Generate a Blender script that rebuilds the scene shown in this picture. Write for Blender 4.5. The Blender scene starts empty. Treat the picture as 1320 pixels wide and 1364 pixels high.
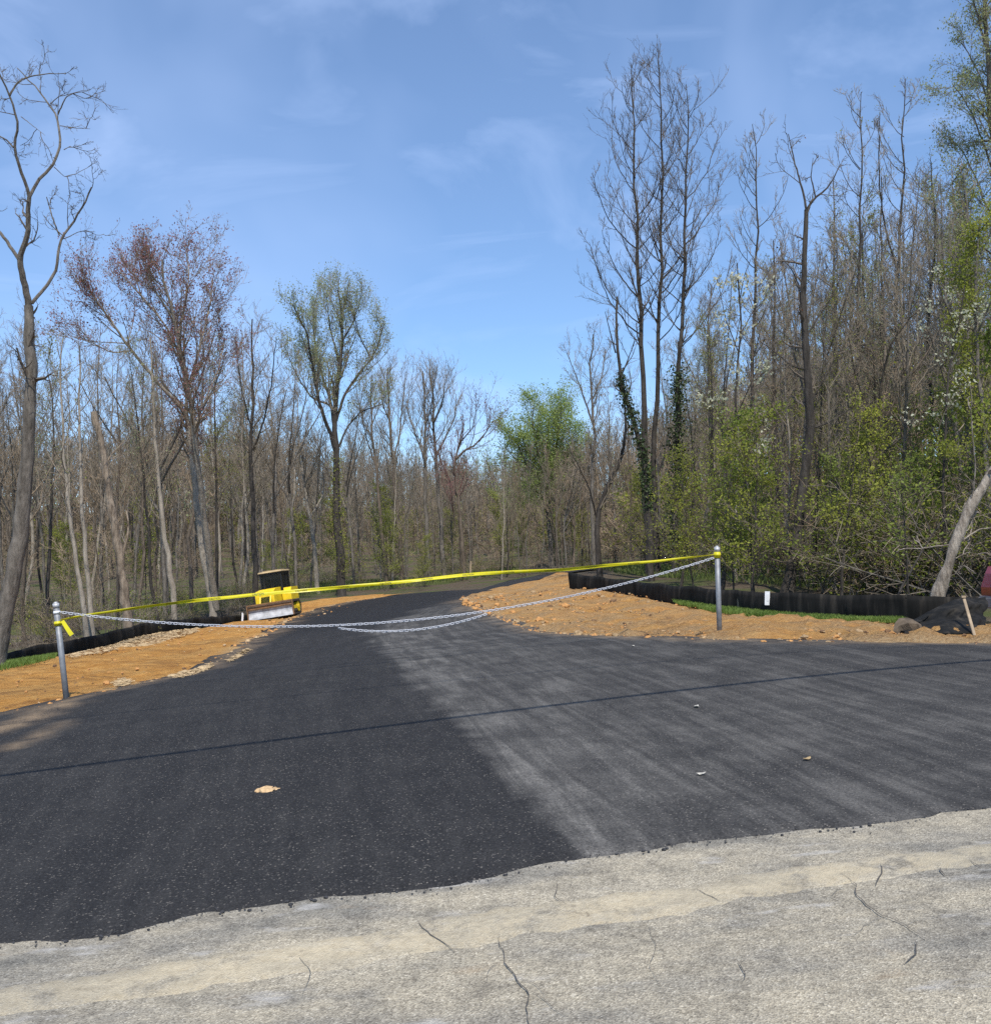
import bpy, bmesh, math, random
import numpy as np
from mathutils import Vector, Matrix, noise as mnoise
from mathutils.geometry import delaunay_2d_cdt

random.seed(7)
RNG = np.random.default_rng(11)
SC = bpy.context.scene
COL = SC.collection
R_ = math.radians

# ------------------------------------------------------------------ camera
F, CX, CY = 1300.0, 660.0, 682.0            # focal length and centre in photograph pixels
EYE = np.array([0.0, 0.0, 1.6])
CAMROT = Matrix.Rotation(R_(92.33), 3, 'X') @ Matrix.Rotation(R_(-1.5), 3, 'Z')
CR = np.array(CAMROT)
cd = bpy.data.cameras.new('camera'); cam = bpy.data.objects.new('camera', cd); COL.objects.link(cam)
cam.matrix_world = Matrix.Translation(EYE.tolist()) @ CAMROT.to_4x4()
cd.sensor_fit = 'HORIZONTAL'; cd.sensor_width = 36.0; cd.lens = F / 1320.0 * 36.0
cd.clip_start = 0.05; cd.clip_end = 3000
SC.camera = cam

def ray(px, py):
    v = np.array([(px - CX) / F, -(py - CY) / F, -1.0])
    return CR @ v
def unproj(px, py, Y):
    r = ray(px, py)
    return EYE + r * (Y / r[1])

# ------------------------------------------------------------------ terrain height
CTRL = []
for px, py, Y in [(88,930,12.5),(958,845,13.6),(1320,858,11.5),(700,843,18),(660,820,24),(620,800,36),
                  (625,793,43),(365,828,45),(330,850,28),(265,890,18),(0,889,20),(100,872,24),(200,852,31),
                  (310,830,40),(1100,825,20),(1320,836,16),(770,785,32),(900,802,26),(480,797,52),(560,789,60),
                  (760,764,45),(700,771,58),(640,783,60)]:
    CTRL.append(unproj(px, py, Y))
for p in [(-6,-2,-.25),(0,-2,.05),(6,-2,.35),(-12,3,-.55),(12,4,.55),(-8,8,-.35),(-3,5,-.1),(3,5,.2),
          (-14,14,-.85),(-22,25,-1.4),(-13,23,-1.15),(-17,31,-1.45),(-32,40,-1.5),(-40,70,-1.2),(-22,60,-1.15),(-17,90,-.8),(0,100,0),
          (10,70,.5),(15,45,.8),(20,30,.6),(15,21,.15),(11,27,.25),(30,60,2),(40,100,4),(25,20,.6),(0,140,1.5),(-50,140,1.0),
          (50,140,7),(-100,100,-.5),(120,100,7),(0,230,11),(-150,230,8),(150,230,22),(-80,0,-2),(80,0,2),
          (-100,-60,-2),(100,-60,2),(0,-40,0),(0,400,22),(-300,400,22),(300,400,26)]:
    CTRL.append(np.array(p, float))
CTRL = np.array(CTRL)
def _phi(r2): return 0.5 * r2 * np.log(r2 + 1e-9)
_n = len(CTRL)
_A = np.zeros((_n + 3, _n + 3))
_d2 = ((CTRL[:, None, :2] - CTRL[None, :, :2]) ** 2).sum(-1)
_A[:_n, :_n] = _phi(_d2) + np.eye(_n) * 0.6
_A[:_n, _n] = 1; _A[:_n, _n + 1:] = CTRL[:, :2]; _A[_n, :_n] = 1; _A[_n + 1:, :_n] = CTRL[:, :2].T
_W = np.linalg.solve(_A, np.concatenate([CTRL[:, 2], np.zeros(3)]))
def H(x, y):
    x = np.asarray(x, float); y = np.asarray(y, float)
    s = x.shape; xf = x.ravel(); yf = y.ravel(); out = np.empty(xf.shape)
    for i in range(0, len(xf), 60000):
        a = xf[i:i+60000]; b = yf[i:i+60000]
        d2 = (a[:, None] - CTRL[None, :, 0]) ** 2 + (b[:, None] - CTRL[None, :, 1]) ** 2
        out[i:i+60000] = _phi(d2) @ _W[:_n] + _W[_n] + _W[_n+1] * a + _W[_n+2] * b
    return out.reshape(s)
def h1(x, y): return float(H(np.array([x]), np.array([y]))[0])
_YS = 1.6 * (220 / 1.6) ** (np.arange(1400) / 1399.0)
def hit(px, py):
    """the point of the terrain seen at a pixel of the photograph"""
    r = ray(px, py)
    P = EYE[None] + r[None] * (_YS / r[1])[:, None]
    g = P[:, 2] - H(P[:, 0], P[:, 1])
    k = np.argmax(g < 0)
    if g[k] >= 0: k = len(g) - 1
    if k == 0: return P[0]
    t = g[k-1] / (g[k-1] - g[k] + 1e-12)
    return P[k-1] * (1 - t) + P[k] * t
def hits(pts): return np.array([hit(*p) for p in pts])

# ------------------------------------------------------------------ object helpers
def tag(o, label=None, cat=None, group=None, kind=None):
    if label: o['label'] = label
    if cat: o['category'] = cat
    if group: o['group'] = group
    if kind: o['kind'] = kind
    return o
def empty(name, loc, label, cat, group=None):
    o = bpy.data.objects.new(name, None); COL.objects.link(o); o.location = [float(v) for v in loc]
    o.empty_display_size = 0.3
    return tag(o, label, cat, group)
def link(name, me, parent=None, inv=None):
    o = bpy.data.objects.new(name, me); COL.objects.link(o)
    if parent is not None: o.parent = parent
    return o

class Geo:
    """collects vertices, quads and triangles in arrays and makes one mesh of them"""
    def __init__(s): s.V = []; s.Q = []; s.QM = []; s.T = []; s.TM = []; s.n = 0; s.smooth_mats = set()
    def add(s, V, Q=None, T=None, m=0):
        V = np.asarray(V, float).reshape(-1, 3)
        if Q is not None and len(Q): s.Q.append(np.asarray(Q, np.int64) + s.n); s.QM.append(np.full(len(Q), m))
        if T is not None and len(T): s.T.append(np.asarray(T, np.int64) + s.n); s.TM.append(np.full(len(T), m))
        s.V.append(V); s.n += len(V)
    def tubes(s, P, R, sides=5, m=0, rng=None):
        """P [B,K,3], R [B,K]"""
        B, K = P.shape[:2]
        if B == 0: return
        T = np.empty_like(P)
        T[:, 1:-1] = P[:, 2:] - P[:, :-2]; T[:, 0] = P[:, 1] - P[:, 0]; T[:, -1] = P[:, -1] - P[:, -2]
        T /= np.linalg.norm(T, axis=-1, keepdims=True) + 1e-9
        ref = np.zeros((B, 1, 3)); m0 = T.mean(1); ax = np.argmin(np.abs(m0), axis=1); ref[np.arange(B), 0, ax] = 1
        U = np.cross(T, np.broadcast_to(ref, T.shape)); U /= np.linalg.norm(U, axis=-1, keepdims=True) + 1e-9
        W = np.cross(T, U)
        a = np.arange(sides) * 2 * math.pi / sides
        V = P[:, :, None, :] + R[:, :, None, None] * (np.cos(a)[None, None, :, None] * U[:, :, None, :] + np.sin(a)[None, None, :, None] * W[:, :, None, :])
        i = np.arange(K - 1)[:, None] * sides; j = np.arange(sides)[None, :]; j2 = (j + 1) % sides
        q = np.stack([i + j, i + j2, i + sides + j2, i + sides + j], -1).reshape(-1, 4)
        Q = (q[None] + (np.arange(B) * K * sides)[:, None, None]).reshape(-1, 4)
        s.add(V.reshape(-1, 3), Q, m=m)
    def leaves(s, C, size, rng, m=0, aspect=0.6):
        """one small bent-free leaf face at each centre C [N,3]"""
        N = len(C)
        if N == 0: return
        u = rng.normal(size=(N, 3)); u /= np.linalg.norm(u, axis=1, keepdims=True)
        w = rng.normal(size=(N, 3)); w -= (w * u).sum(1, keepdims=True) * u; w /= np.linalg.norm(w, axis=1, keepdims=True)
        sz = size * rng.uniform(0.55, 1.3, (N, 1))
        V = np.stack([C - u * sz, C + w * sz * aspect, C + u * sz, C - w * sz * aspect], 1)
        s.add(V.reshape(-1, 3), np.arange(4 * N).reshape(-1, 4), m=m)
    def addgeo(s, g, M=None, off=(0, 0, 0), mats=None):
        for arr in [g.arr()]:
            V, Q, QM, T, TM = arr
            V2 = (V @ np.asarray(M).T if M is not None else V) + np.asarray(off)
            if len(Q): s.Q.append(Q + s.n); s.QM.append(QM)
            if len(T): s.T.append(T + s.n); s.TM.append(TM)
            s.V.append(V2); s.n += len(V2)
    def arr(s):
        V = np.concatenate(s.V) if s.V else np.zeros((0, 3))
        Q = np.concatenate(s.Q) if s.Q else np.zeros((0, 4), np.int64); QM = np.concatenate(s.QM) if s.Q else np.zeros(0, np.int64)
        T = np.concatenate(s.T) if s.T else np.zeros((0, 3), np.int64); TM = np.concatenate(s.TM) if s.T else np.zeros(0, np.int64)
        return V, Q, QM, T, TM
    def mesh(s, name, mats, smooth=True):
        V, Q, QM, T, TM = s.arr()
        me = bpy.data.meshes.new(name)
        me.vertices.add(len(V)); me.vertices.foreach_set('co', V.astype(np.float32).ravel())
        li = np.concatenate([Q.ravel(), T.ravel()]).astype(np.int32)
        tot = np.concatenate([np.full(len(Q), 4), np.full(len(T), 3)]).astype(np.int32)
        st = np.concatenate([[0], np.cumsum(tot)[:-1]]).astype(np.int32) if len(tot) else np.zeros(0, np.int32)
        me.loops.add(len(li)); me.loops.foreach_set('vertex_index', li)
        me.polygons.add(len(tot)); me.polygons.foreach_set('loop_start', st); me.polygons.foreach_set('loop_total', tot)
        me.polygons.foreach_set('material_index', np.concatenate([QM, TM]).astype(np.int32))
        me.polygons.foreach_set('use_smooth', np.full(len(tot), bool(smooth)))
        for m in mats: me.materials.append(m)
        me.update(calc_edges=True); me.validate(clean_customdata=False)
        return me

# ------------------------------------------------------------------ materials
def newmat(name):
    m = bpy.data.materials.new(name); m.use_nodes = True
    nt = m.node_tree; b = nt.nodes['Principled BSDF']
    return m, nt, b
def N(nt, t, **kw):
    n = nt.nodes.new(t)
    for k, v in kw.items():
        if k in n.inputs.keys(): n.inputs[k].default_value = v
        else: setattr(n, k, v)
    return n
def noise_(nt, vec, scale, detail=4, rough=.55, dist=0.0):
    n = N(nt, 'ShaderNodeTexNoise'); n.inputs['Scale'].default_value = scale; n.inputs['Detail'].default_value = detail
    n.inputs['Roughness'].default_value = rough; n.inputs['Distortion'].default_value = dist
    if vec is not None: nt.links.new(vec, n.inputs['Vector'])
    return n.outputs[0]
def ramp(nt, fac, stops, interp='LINEAR'):
    r = nt.nodes.new('ShaderNodeValToRGB'); e = r.color_ramp.elements; r.color_ramp.interpolation = interp
    while len(e) < len(stops): e.new(0.5)
    for i, (p, c) in enumerate(stops):
        e[i].position = p; e[i].color = (*c, 1) if len(c) == 3 else c
    nt.links.new(fac, r.inputs[0]); return r.outputs[0]
def mix(nt, fac, a, b, mode='MIX'):
    m = nt.nodes.new('ShaderNodeMix'); m.data_type = 'RGBA'; m.blend_type = mode
    if isinstance(fac, (int, float)): m.inputs[0].default_value = fac
    else: nt.links.new(fac, m.inputs[0])
    for i, v in ((6, a), (7, b)):
        if isinstance(v, tuple): m.inputs[i].default_value = (*v, 1)
        else: nt.links.new(v, m.inputs[i])
    return m.outputs[2]
def math_(nt, op, a, b=None, clamp=False):
    m = nt.nodes.new('ShaderNodeMath'); m.operation = op; m.use_clamp = clamp
    for i, v in ((0, a), (1, b)):
        if v is None: continue
        if isinstance(v, (int, float)): m.inputs[i].default_value = v
        else: nt.links.new(v, m.inputs[i])
    return m.outputs[0]
def bump(nt, b, height, strength, dist=0.02):
    n = nt.nodes.new('ShaderNodeBump'); n.inputs['Strength'].default_value = strength; n.inputs['Distance'].default_value = dist
    nt.links.new(height, n.inputs['Height']); nt.links.new(n.outputs[0], b.inputs['Normal'])
def objco(nt): return nt.nodes.new('ShaderNodeTexCoord').outputs['Object']
def worldpos(nt): return nt.nodes.new('ShaderNodeNewGeometry').outputs['Position']
def attr(nt, name):
    a = nt.nodes.new('ShaderNodeAttribute'); a.attribute_name = name; return a.outputs['Fac']
def scaled(nt, vec, sc):
    m = nt.nodes.new('ShaderNodeMapping'); m.inputs['Scale'].default_value = sc; nt.links.new(vec, m.inputs['Vector']); return m.outputs[0]

def plain(name, col, rough=.6, metal=0.0, var=.25, scale=6, bstr=0.0):
    m, nt, b = newmat(name); c = objco(nt)
    n = noise_(nt, c, scale, 5)
    d = tuple(x * (1 - var) for x in col); l = tuple(min(1, x * (1 + var)) for x in col)
    nt.links.new(ramp(nt, n, [(.3, d), (.7, l)]), b.inputs['Base Color'])
    b.inputs['Roughness'].default_value = rough; b.inputs['Metallic'].default_value = metal
    if bstr: bump(nt, b, noise_(nt, c, scale * 6, 3), bstr)
    return m
def bark(name, dark, light, scale=9.0):
    m, nt, b = newmat(name)
    c = scaled(nt, objco(nt), (1, 1, .22))
    n = noise_(nt, c, scale, 6, .65); n2 = noise_(nt, objco(nt), .8, 3, .7)
    mixn = math_(nt, 'ADD', math_(nt, 'MULTIPLY', n, .65), math_(nt, 'MULTIPLY', n2, .35))
    nt.links.new(ramp(nt, mixn, [(.36, dark), (.64, light)]), b.inputs['Base Color'])
    b.inputs['Roughness'].default_value = .92; b.inputs['Specular IOR Level'].default_value = .15
    bump(nt, b, noise_(nt, c, scale * 1.6, 5, .7), 1.0, .06)
    return m
def leafmat(name, a, bcol, trans=.5, scale=.5):
    m, nt, b = newmat(name)
    n = noise_(nt, worldpos(nt), scale, 2); n2 = noise_(nt, worldpos(nt), 9.0, 1)
    f = math_(nt, 'ADD', math_(nt, 'MULTIPLY', n, .6), math_(nt, 'MULTIPLY', n2, .4))
    c = ramp(nt, f, [(.35, a), (.65, bcol)])
    nt.links.new(c, b.inputs['Base Color']); b.inputs['Roughness'].default_value = .6; b.inputs['Specular IOR Level'].default_value = .25
    t = nt.nodes.new('ShaderNodeBsdfTranslucent'); nt.links.new(c, t.inputs['Color'])
    ms = nt.nodes.new('ShaderNodeMixShader'); ms.inputs[0].default_value = trans
    nt.links.new(b.outputs[0], ms.inputs[1]); nt.links.new(t.outputs[0], ms.inputs[2])
    nt.links.new(ms.outputs[0], nt.nodes['Material Output'].inputs['Surface'])
    return m

BARK = {
 'grey':  bark('bark_grey',  (.070,.061,.050), (.245,.218,.184)),
 'dark':  bark('bark_dark',  (.030,.026,.022), (.100,.088,.076)),
 'pale':  bark('bark_pale',  (.200,.170,.130), (.420,.370,.300)),
 'brown': bark('bark_brown', (.074,.058,.044), (.220,.178,.136)),
 'snag':  bark('bark_snag',  (.085,.065,.048), (.390,.315,.235)),
 'dead':  bark('bark_dead',  (.090,.070,.052), (.480,.420,.340), 10),
}
TWIG = {
 'grey':  plain('twig_grey',  (.215,.178,.130), .9, 0, .3, 1.2),
 'dark':  plain('twig_dark',  (.120,.098,.075), .9, 0, .3, 1.2),
 'pale':  plain('twig_pale',  (.260,.220,.180), .9, 0, .3, 1.2),
 'brown': plain('twig_brown', (.225,.170,.112), .9, 0, .3, 1.2),
 'red':   plain('twig_red',   (.170,.095,.080), .9, 0, .3, 1.2),
}
LEAF = {
 'pale':  leafmat('leaf_pale',  (.270,.310,.130), (.440,.470,.240)),
 'green': leafmat('leaf_green', (.150,.195,.034), (.310,.370,.080)),
 'olive': leafmat('leaf_olive', (.200,.235,.034), (.430,.450,.080)),
 'yellow':leafmat('leaf_yellow',(.220,.215,.030), (.400,.380,.060)),
 'fresh': leafmat('leaf_fresh', (.240,.330,.080), (.420,.500,.150)),
 'ivy':   leafmat('leaf_ivy',   (.022,.036,.014), (.060,.090,.032), .15),
 'red':   leafmat('leaf_red',   (.250,.100,.092), (.420,.220,.200)),
 'rust':  leafmat('leaf_rust',  (.150,.060,.030), (.240,.120,.065)),
 'cream': leafmat('petal_cream',(.480,.500,.330), (.720,.710,.540)),
}
# ------------------------------------------------------------------ sheets draped on the terrain
def fbm(x, y, sc, seed=0, octv=4):
    out = np.empty(len(x))
    for i in range(len(x)):
        out[i] = mnoise.fractal(Vector((x[i] * sc + seed * 17.3, y[i] * sc - seed * 9.1, seed * 3.7)), .9, 2.0, octv)
    return out
def sstep(t): t = np.clip(t, 0, 1); return t * t * (3 - 2 * t)
def resample(P, step, closed=True):
    P = np.asarray(P, float); out = []
    n = len(P)
    for i in range(n if closed else n - 1):
        a, b = P[i], P[(i + 1) % n]; L = np.linalg.norm(b - a)
        k = max(1, int(math.ceil(L / step(0.5 * (a + b)))))
        for j in range(k): out.append(a + (b - a) * j / k)
    if not closed: out.append(P[-1])
    return np.array(out)
def inside(P, X):
    x, y = X[:, 0], X[:, 1]; c = np.zeros(len(X), bool); n = len(P); j = n - 1
    for i in range(n):
        xi, yi = P[i]; xj, yj = P[j]
        if yi != yj:
            k = ((yi > y) != (yj > y)) & (x < (xj - xi) * (y - yi) / (yj - yi) + xi); c ^= k
        j = i
    return c
def dist_poly(P, X, closed=True):
    A = P; Bp = np.roll(P, -1, 0) if closed else P[1:]
    A = A if closed else P[:-1]
    out = np.full(len(X), 1e9)
    for i in range(0, len(X), 4000):
        x = X[i:i+4000]
        d = Bp - A; L2 = (d ** 2).sum(1) + 1e-12
        t = np.clip(((x[:, None] - A[None]) * d[None]).sum(-1) / L2[None], 0, 1)
        q = A[None] + t[..., None] * d[None] - x[:, None]
        out[i:i+4000] = np.sqrt((q ** 2).sum(-1)).min(1)
    return out
def sheet(name, outline, spacing, zfun, mats, label, cat, kind='structure', jitter=0.0, attrs=None, group=None):
    B = resample(outline, lambda p: spacing(p[1]))
    if jitter:
        n1 = fbm(B[:, 0], B[:, 1], 1.7, 1); n2 = fbm(B[:, 0], B[:, 1], 1.7, 2); n3 = fbm(B[:, 0], B[:, 1], 9, 3, 3); n4 = fbm(B[:, 0], B[:, 1], 9, 4, 3)
        B = B + jitter * np.stack([n1 + .7 * n3, n2 + .7 * n4], 1)
    ys = [B[:, 1].min()]
    while ys[-1] < B[:, 1].max(): ys.append(ys[-1] + spacing(ys[-1]))
    pts = []
    for k, y in enumerate(ys):
        s = spacing(y); xs = np.arange(B[:, 0].min(), B[:, 0].max(), s) + (k % 2) * s * .5
        pts.append(np.stack([xs, np.full(len(xs), y)], 1))
    X = np.concatenate(pts); X = X + RNG.uniform(-.15, .15, X.shape) * np.array([spacing(y) for y in X[:, 1]])[:, None]
    X = X[inside(B, X)]
    d = dist_poly(B, X); X = X[d > np.array([.45 * spacing(y) for y in X[:, 1]])]
    allp = np.concatenate([B, X]); nb = len(B)
    r = delaunay_2d_cdt([Vector(p) for p in allp.tolist()], [(i, (i + 1) % nb) for i in range(nb)], [], 1, 1e-5)
    V2 = np.array([list(v) for v in r[0]]); T = np.array([f for f in r[2] if len(f) == 3])
    cen = V2[T].mean(1); T = T[inside(B, cen)]
    e1 = V2[T[:, 1]] - V2[T[:, 0]]; e2 = V2[T[:, 2]] - V2[T[:, 0]]
    fl = (e1[:, 0] * e2[:, 1] - e1[:, 1] * e2[:, 0]) < 0; T[fl] = T[fl][:, ::-1]
    dd = dist_poly(B, V2)
    z = zfun(V2[:, 0], V2[:, 1], dd)
    g = Geo(); g.add(np.column_stack([V2, z]), T=T)
    me = g.mesh(name, mats)
    if attrs:
        for an, fn in attrs.items():
            a = me.attributes.new(an, 'FLOAT', 'POINT'); a.data.foreach_set('value', np.asarray(fn(V2[:, 0], V2[:, 1], dd), np.float32))
    o = link(name, me); tag(o, label, cat, group, kind)
    return o

# materials of the ground
def mat_woods_floor():
    m, nt, b = newmat('woods_floor'); p = worldpos(nt)
    n = noise_(nt, p, .35, 5, .6); n2 = noise_(nt, p, 6, 5, .7); n3 = noise_(nt, p, 30, 3, .7)
    base = ramp(nt, math_(nt, 'ADD', math_(nt, 'MULTIPLY', n2, .5), math_(nt, 'MULTIPLY', n3, .5)), [(.3, (.055, .042, .030)), (.5, (.115, .090, .064)), (.72, (.205, .168, .125))])
    green = ramp(nt, n3, [(.3, (.045, .070, .018)), (.7, (.115, .150, .040))])
    c = mix(nt, ramp(nt, n, [(.46, (0, 0, 0)), (.60, (.75, .75, .75))]), base, green)
    nt.links.new(c, b.inputs['Base Color']); b.inputs['Roughness'].default_value = .95; b.inputs['Specular IOR Level'].default_value = .1
    bump(nt, b, n2, 1.0, .15); return m
def mat_asphalt():
    m, nt, b = newmat('new_asphalt'); p = worldpos(nt)
    sp = N(nt, 'ShaderNodeTexVoronoi'); sp.inputs['Scale'].default_value = 125; nt.links.new(p, sp.inputs['Vector'])
    cell = sp.outputs['Color']; sepc = nt.nodes.new('ShaderNodeSeparateColor'); nt.links.new(cell, sepc.inputs[0])
    ag = ramp(nt, sepc.outputs[0], [(0, (.007, .007, .0075)), (.6, (.019, .0188, .0195)), (.90, (.036, .0355, .036)), (.965, (.080, .076, .070)), (.992, (.26, .235, .20))])
    big = noise_(nt, p, .6, 4, .6); fine = noise_(nt, p, 160, 2)
    c = mix(nt, math_(nt, 'MULTIPLY', big, .8), ag, ramp(nt, fine, [(.3, (.011, .011, .012)), (.7, (.032, .0315, .033))]))
    # rare pale chips pressed in the surface
    v2 = N(nt, 'ShaderNodeTexVoronoi'); v2.inputs['Scale'].default_value = 24; nt.links.new(p, v2.inputs['Vector'])
    chip = math_(nt, 'LESS_THAN', v2.outputs['Distance'], .050)
    s2 = nt.nodes.new('ShaderNodeSeparateColor'); nt.links.new(v2.outputs['Color'], s2.inputs[0])
    chip = math_(nt, 'MULTIPLY', chip, math_(nt, 'GREATER_THAN', s2.outputs[1], .80))
    c = mix(nt, math_(nt, 'MULTIPLY', chip, .55), c, (.26, .235, .20))
    # tracked dust, streaked along the lane
    d = attr(nt, 'dust'); along = attr(nt, 'along'); across = attr(nt, 'across')
    cmb = nt.nodes.new('ShaderNodeCombineXYZ'); nt.links.new(math_(nt, 'MULTIPLY', across, 3.6), cmb.inputs[0]); nt.links.new(math_(nt, 'MULTIPLY', along, .28), cmb.inputs[1])
    st = noise_(nt, cmb.outputs[0], 1.5, 6, .66, .8)
    pat = noise_(nt, p, 1.9, 6, .68); grain = noise_(nt, p, 60, 3, .8)
    w = math_(nt, 'MULTIPLY', d, ramp(nt, math_(nt, 'ADD', math_(nt, 'MULTIPLY', st, .55), math_(nt, 'MULTIPLY', pat, .45)), [(.42, (.26, .26, .26)), (.50, (.50, .50, .50)), (.60, (1, 1, 1))]))
    w = math_(nt, 'MULTIPLY', w, ramp(nt, grain, [(.32, (.25, .25, .25)), (.66, (1, 1, 1))]))
    c = mix(nt, math_(nt, 'MULTIPLY', w, .90, True), c, (.245, .232, .208))
    s = attr(nt, 'soil')
    sw = math_(nt, 'MULTIPLY', s, ramp(nt, math_(nt, 'ADD', math_(nt, 'MULTIPLY', pat, .5), math_(nt, 'MULTIPLY', grain, .5)), [(.40, (0, 0, 0)), (.56, (1, 1, 1))]), True)
    c = mix(nt, math_(nt, 'MULTIPLY', sw, .9), c, (.32, .23, .14))
    nt.links.new(c, b.inputs['Base Color']); b.inputs['Roughness'].default_value = .88; b.inputs['Specular IOR Level'].default_value = .16
    bump(nt, b, math_(nt, 'ADD', sp.outputs['Distance'], grain), .55, .006); return m
def mat_old_road(nm, strip):
    m, nt, b = newmat(nm); p = worldpos(nt)
    sp = N(nt, 'ShaderNodeTexVoronoi'); sp.inputs['Scale'].default_value = 150; nt.links.new(p, sp.inputs['Vector'])
    sepc = nt.nodes.new('ShaderNodeSeparateColor'); nt.links.new(sp.outputs['Color'], sepc.inputs[0])
    ag = ramp(nt, sepc.outputs[0], [(0, (.200, .186, .162)), (.35, (.310, .292, .255)), (.7, (.365, .345, .300)), (.93, (.43, .41, .36)), (1, (.55, .53, .48))])
    n = noise_(nt, scaled(nt, p, (.6, 1.6, 1)), 1.1, 6, .62); n2 = noise_(nt, p, 5.5, 6, .7); n4 = noise_(nt, p, 24, 4, .7)
    c = mix(nt, .95, ag, ramp(nt, n, [(.32, (.52, .52, .51)), (.44, (.84, .81, .75)), (.56, (1.08, 1.01, .87)), (.70, (1.28, 1.20, 1.04))]), 'MULTIPLY')
    c = mix(nt, .8, c, ramp(nt, n2, [(.30, (.52, .52, .53)), (.48, (.98, .98, .97)), (.70, (1.22, 1.20, 1.15))]), 'MULTIPLY')
    c = mix(nt, .5, c, ramp(nt, n4, [(.28, (.55, .55, .56)), (.5, (1, 1, 1)), (.75, (1.25, 1.24, 1.2))]), 'MULTIPLY')
    # pale worn scuffs
    n3 = noise_(nt, scaled(nt, p, (1, 2.6, 1)), 2.6, 5, .6)
    c = mix(nt, ramp(nt, n3, [(.60, (0, 0, 0)), (.74, (.65, .65, .65))]), c, (.52, .50, .46))
    c = mix(nt, ramp(nt, noise_(nt, scaled(nt, p, (1, 2.2, 1)), 1.9, 5, .6, .4), [(.64, (0, 0, 0)), (.78, (.45, .45, .45))]), c, (.37, .27, .165))
    if strip:    # smoother yellowish concrete, worn through to the road's grey in places
        k1 = noise_(nt, scaled(nt, p, (1, 2.2, 1)), 1.5, 6, .68, .4); k2 = noise_(nt, p, 9, 6, .75, .4); e = attr(nt, 'border')
        tan = ramp(nt, k1, [(.30, (.37, .32, .23)), (.46, (.48, .415, .29)), (.58, (.57, .48, .32)), (.72, (.59, .53, .40))])
        tan = mix(nt, .75, tan, ramp(nt, n4, [(.28, (.66, .64, .62)), (.5, (1, 1, 1)), (.75, (1.15, 1.14, 1.12))]), 'MULTIPLY')
        tan = mix(nt, .26, tan, c)
        tan = mix(nt, ramp(nt, k2, [(.60, (0, 0, 0)), (.68, (.75, .75, .75))]), tan, (.225, .185, .13))
        lo = ramp(nt, noise_(nt, p, 3.2, 6, .72, .3), [(.50, (0, 0, 0)), (.62, (.8, .8, .8))])
        out_ = math_(nt, 'MAXIMUM', lo, math_(nt, 'MULTIPLY', e, ramp(nt, n4, [(.44, (0, 0, 0)), (.60, (.9, .9, .9))])))
        c = mix(nt, out_, tan, c)
    nt.links.new(c, b.inputs['Base Color']); b.inputs['Roughness'].default_value = .9; b.inputs['Specular IOR Level'].default_value = .2
    bump(nt, b, math_(nt, 'ADD', sp.outputs['Distance'], n4), .7, .006); return m
def mat_dirt(nm, tan):
    m, nt, b = newmat(nm); p = worldpos(nt)
    n = noise_(nt, p, .55, 5, .6); n2 = noise_(nt, p, 3.2, 6, .7); n3 = noise_(nt, p, 22, 5, .75)
    c = ramp(nt, math_(nt, 'ADD', math_(nt, 'MULTIPLY', n2, .6), math_(nt, 'MULTIPLY', n3, .4)),
             [(.30, (.29, .120, .026)), (.42, (.49, .228, .055)), (.54, (.61, .310, .085)), (.68, (.71, .45, .165))])
    c = mix(nt, ramp(nt, n, [(.40, (0, 0, 0)), (.62, (.55, .55, .55))]), c, (.52, .31, .110))
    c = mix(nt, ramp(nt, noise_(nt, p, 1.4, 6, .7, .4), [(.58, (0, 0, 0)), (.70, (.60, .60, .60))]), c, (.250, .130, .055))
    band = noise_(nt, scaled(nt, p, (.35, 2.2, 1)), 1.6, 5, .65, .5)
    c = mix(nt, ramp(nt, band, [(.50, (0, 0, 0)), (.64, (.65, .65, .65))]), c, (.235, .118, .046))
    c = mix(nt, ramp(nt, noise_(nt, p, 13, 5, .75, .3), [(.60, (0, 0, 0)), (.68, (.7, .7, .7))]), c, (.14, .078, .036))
    e = attr(nt, 'rim')
    c = mix(nt, math_(nt, 'MULTIPLY', e, ramp(nt, n3, [(.35, (.2, .2, .2)), (.6, (1, 1, 1))])), c, (.50, .40, .25))
    if tan:
        tn = noise_(nt, scaled(nt, p, (.5, 1.4, 1)), .9, 6, .65, .6)
        c = mix(nt, ramp(nt, tn, [(.36, (.15, .15, .15)), (.62, (.9, .9, .9))]), c, ramp(nt, n3, [(.3, (.22, .14, .075)), (.55, (.42, .285, .15)), (.75, (.58, .43, .26))]))
    nt.links.new(c, b.inputs['Base Color']); b.inputs['Roughness'].default_value = .95; b.inputs['Specular IOR Level'].default_value = .1
    bump(nt, b, math_(nt, 'ADD', n2, math_(nt, 'MULTIPLY', n3, .7)), 1.0, .10); return m
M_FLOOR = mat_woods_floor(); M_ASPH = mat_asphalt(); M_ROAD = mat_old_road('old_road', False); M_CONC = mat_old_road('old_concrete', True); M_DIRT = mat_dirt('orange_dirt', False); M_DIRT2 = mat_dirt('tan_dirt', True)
M_CRACK = plain('crack_dark', (.085, .076, .064), .95, 0, .3, 20)

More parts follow.
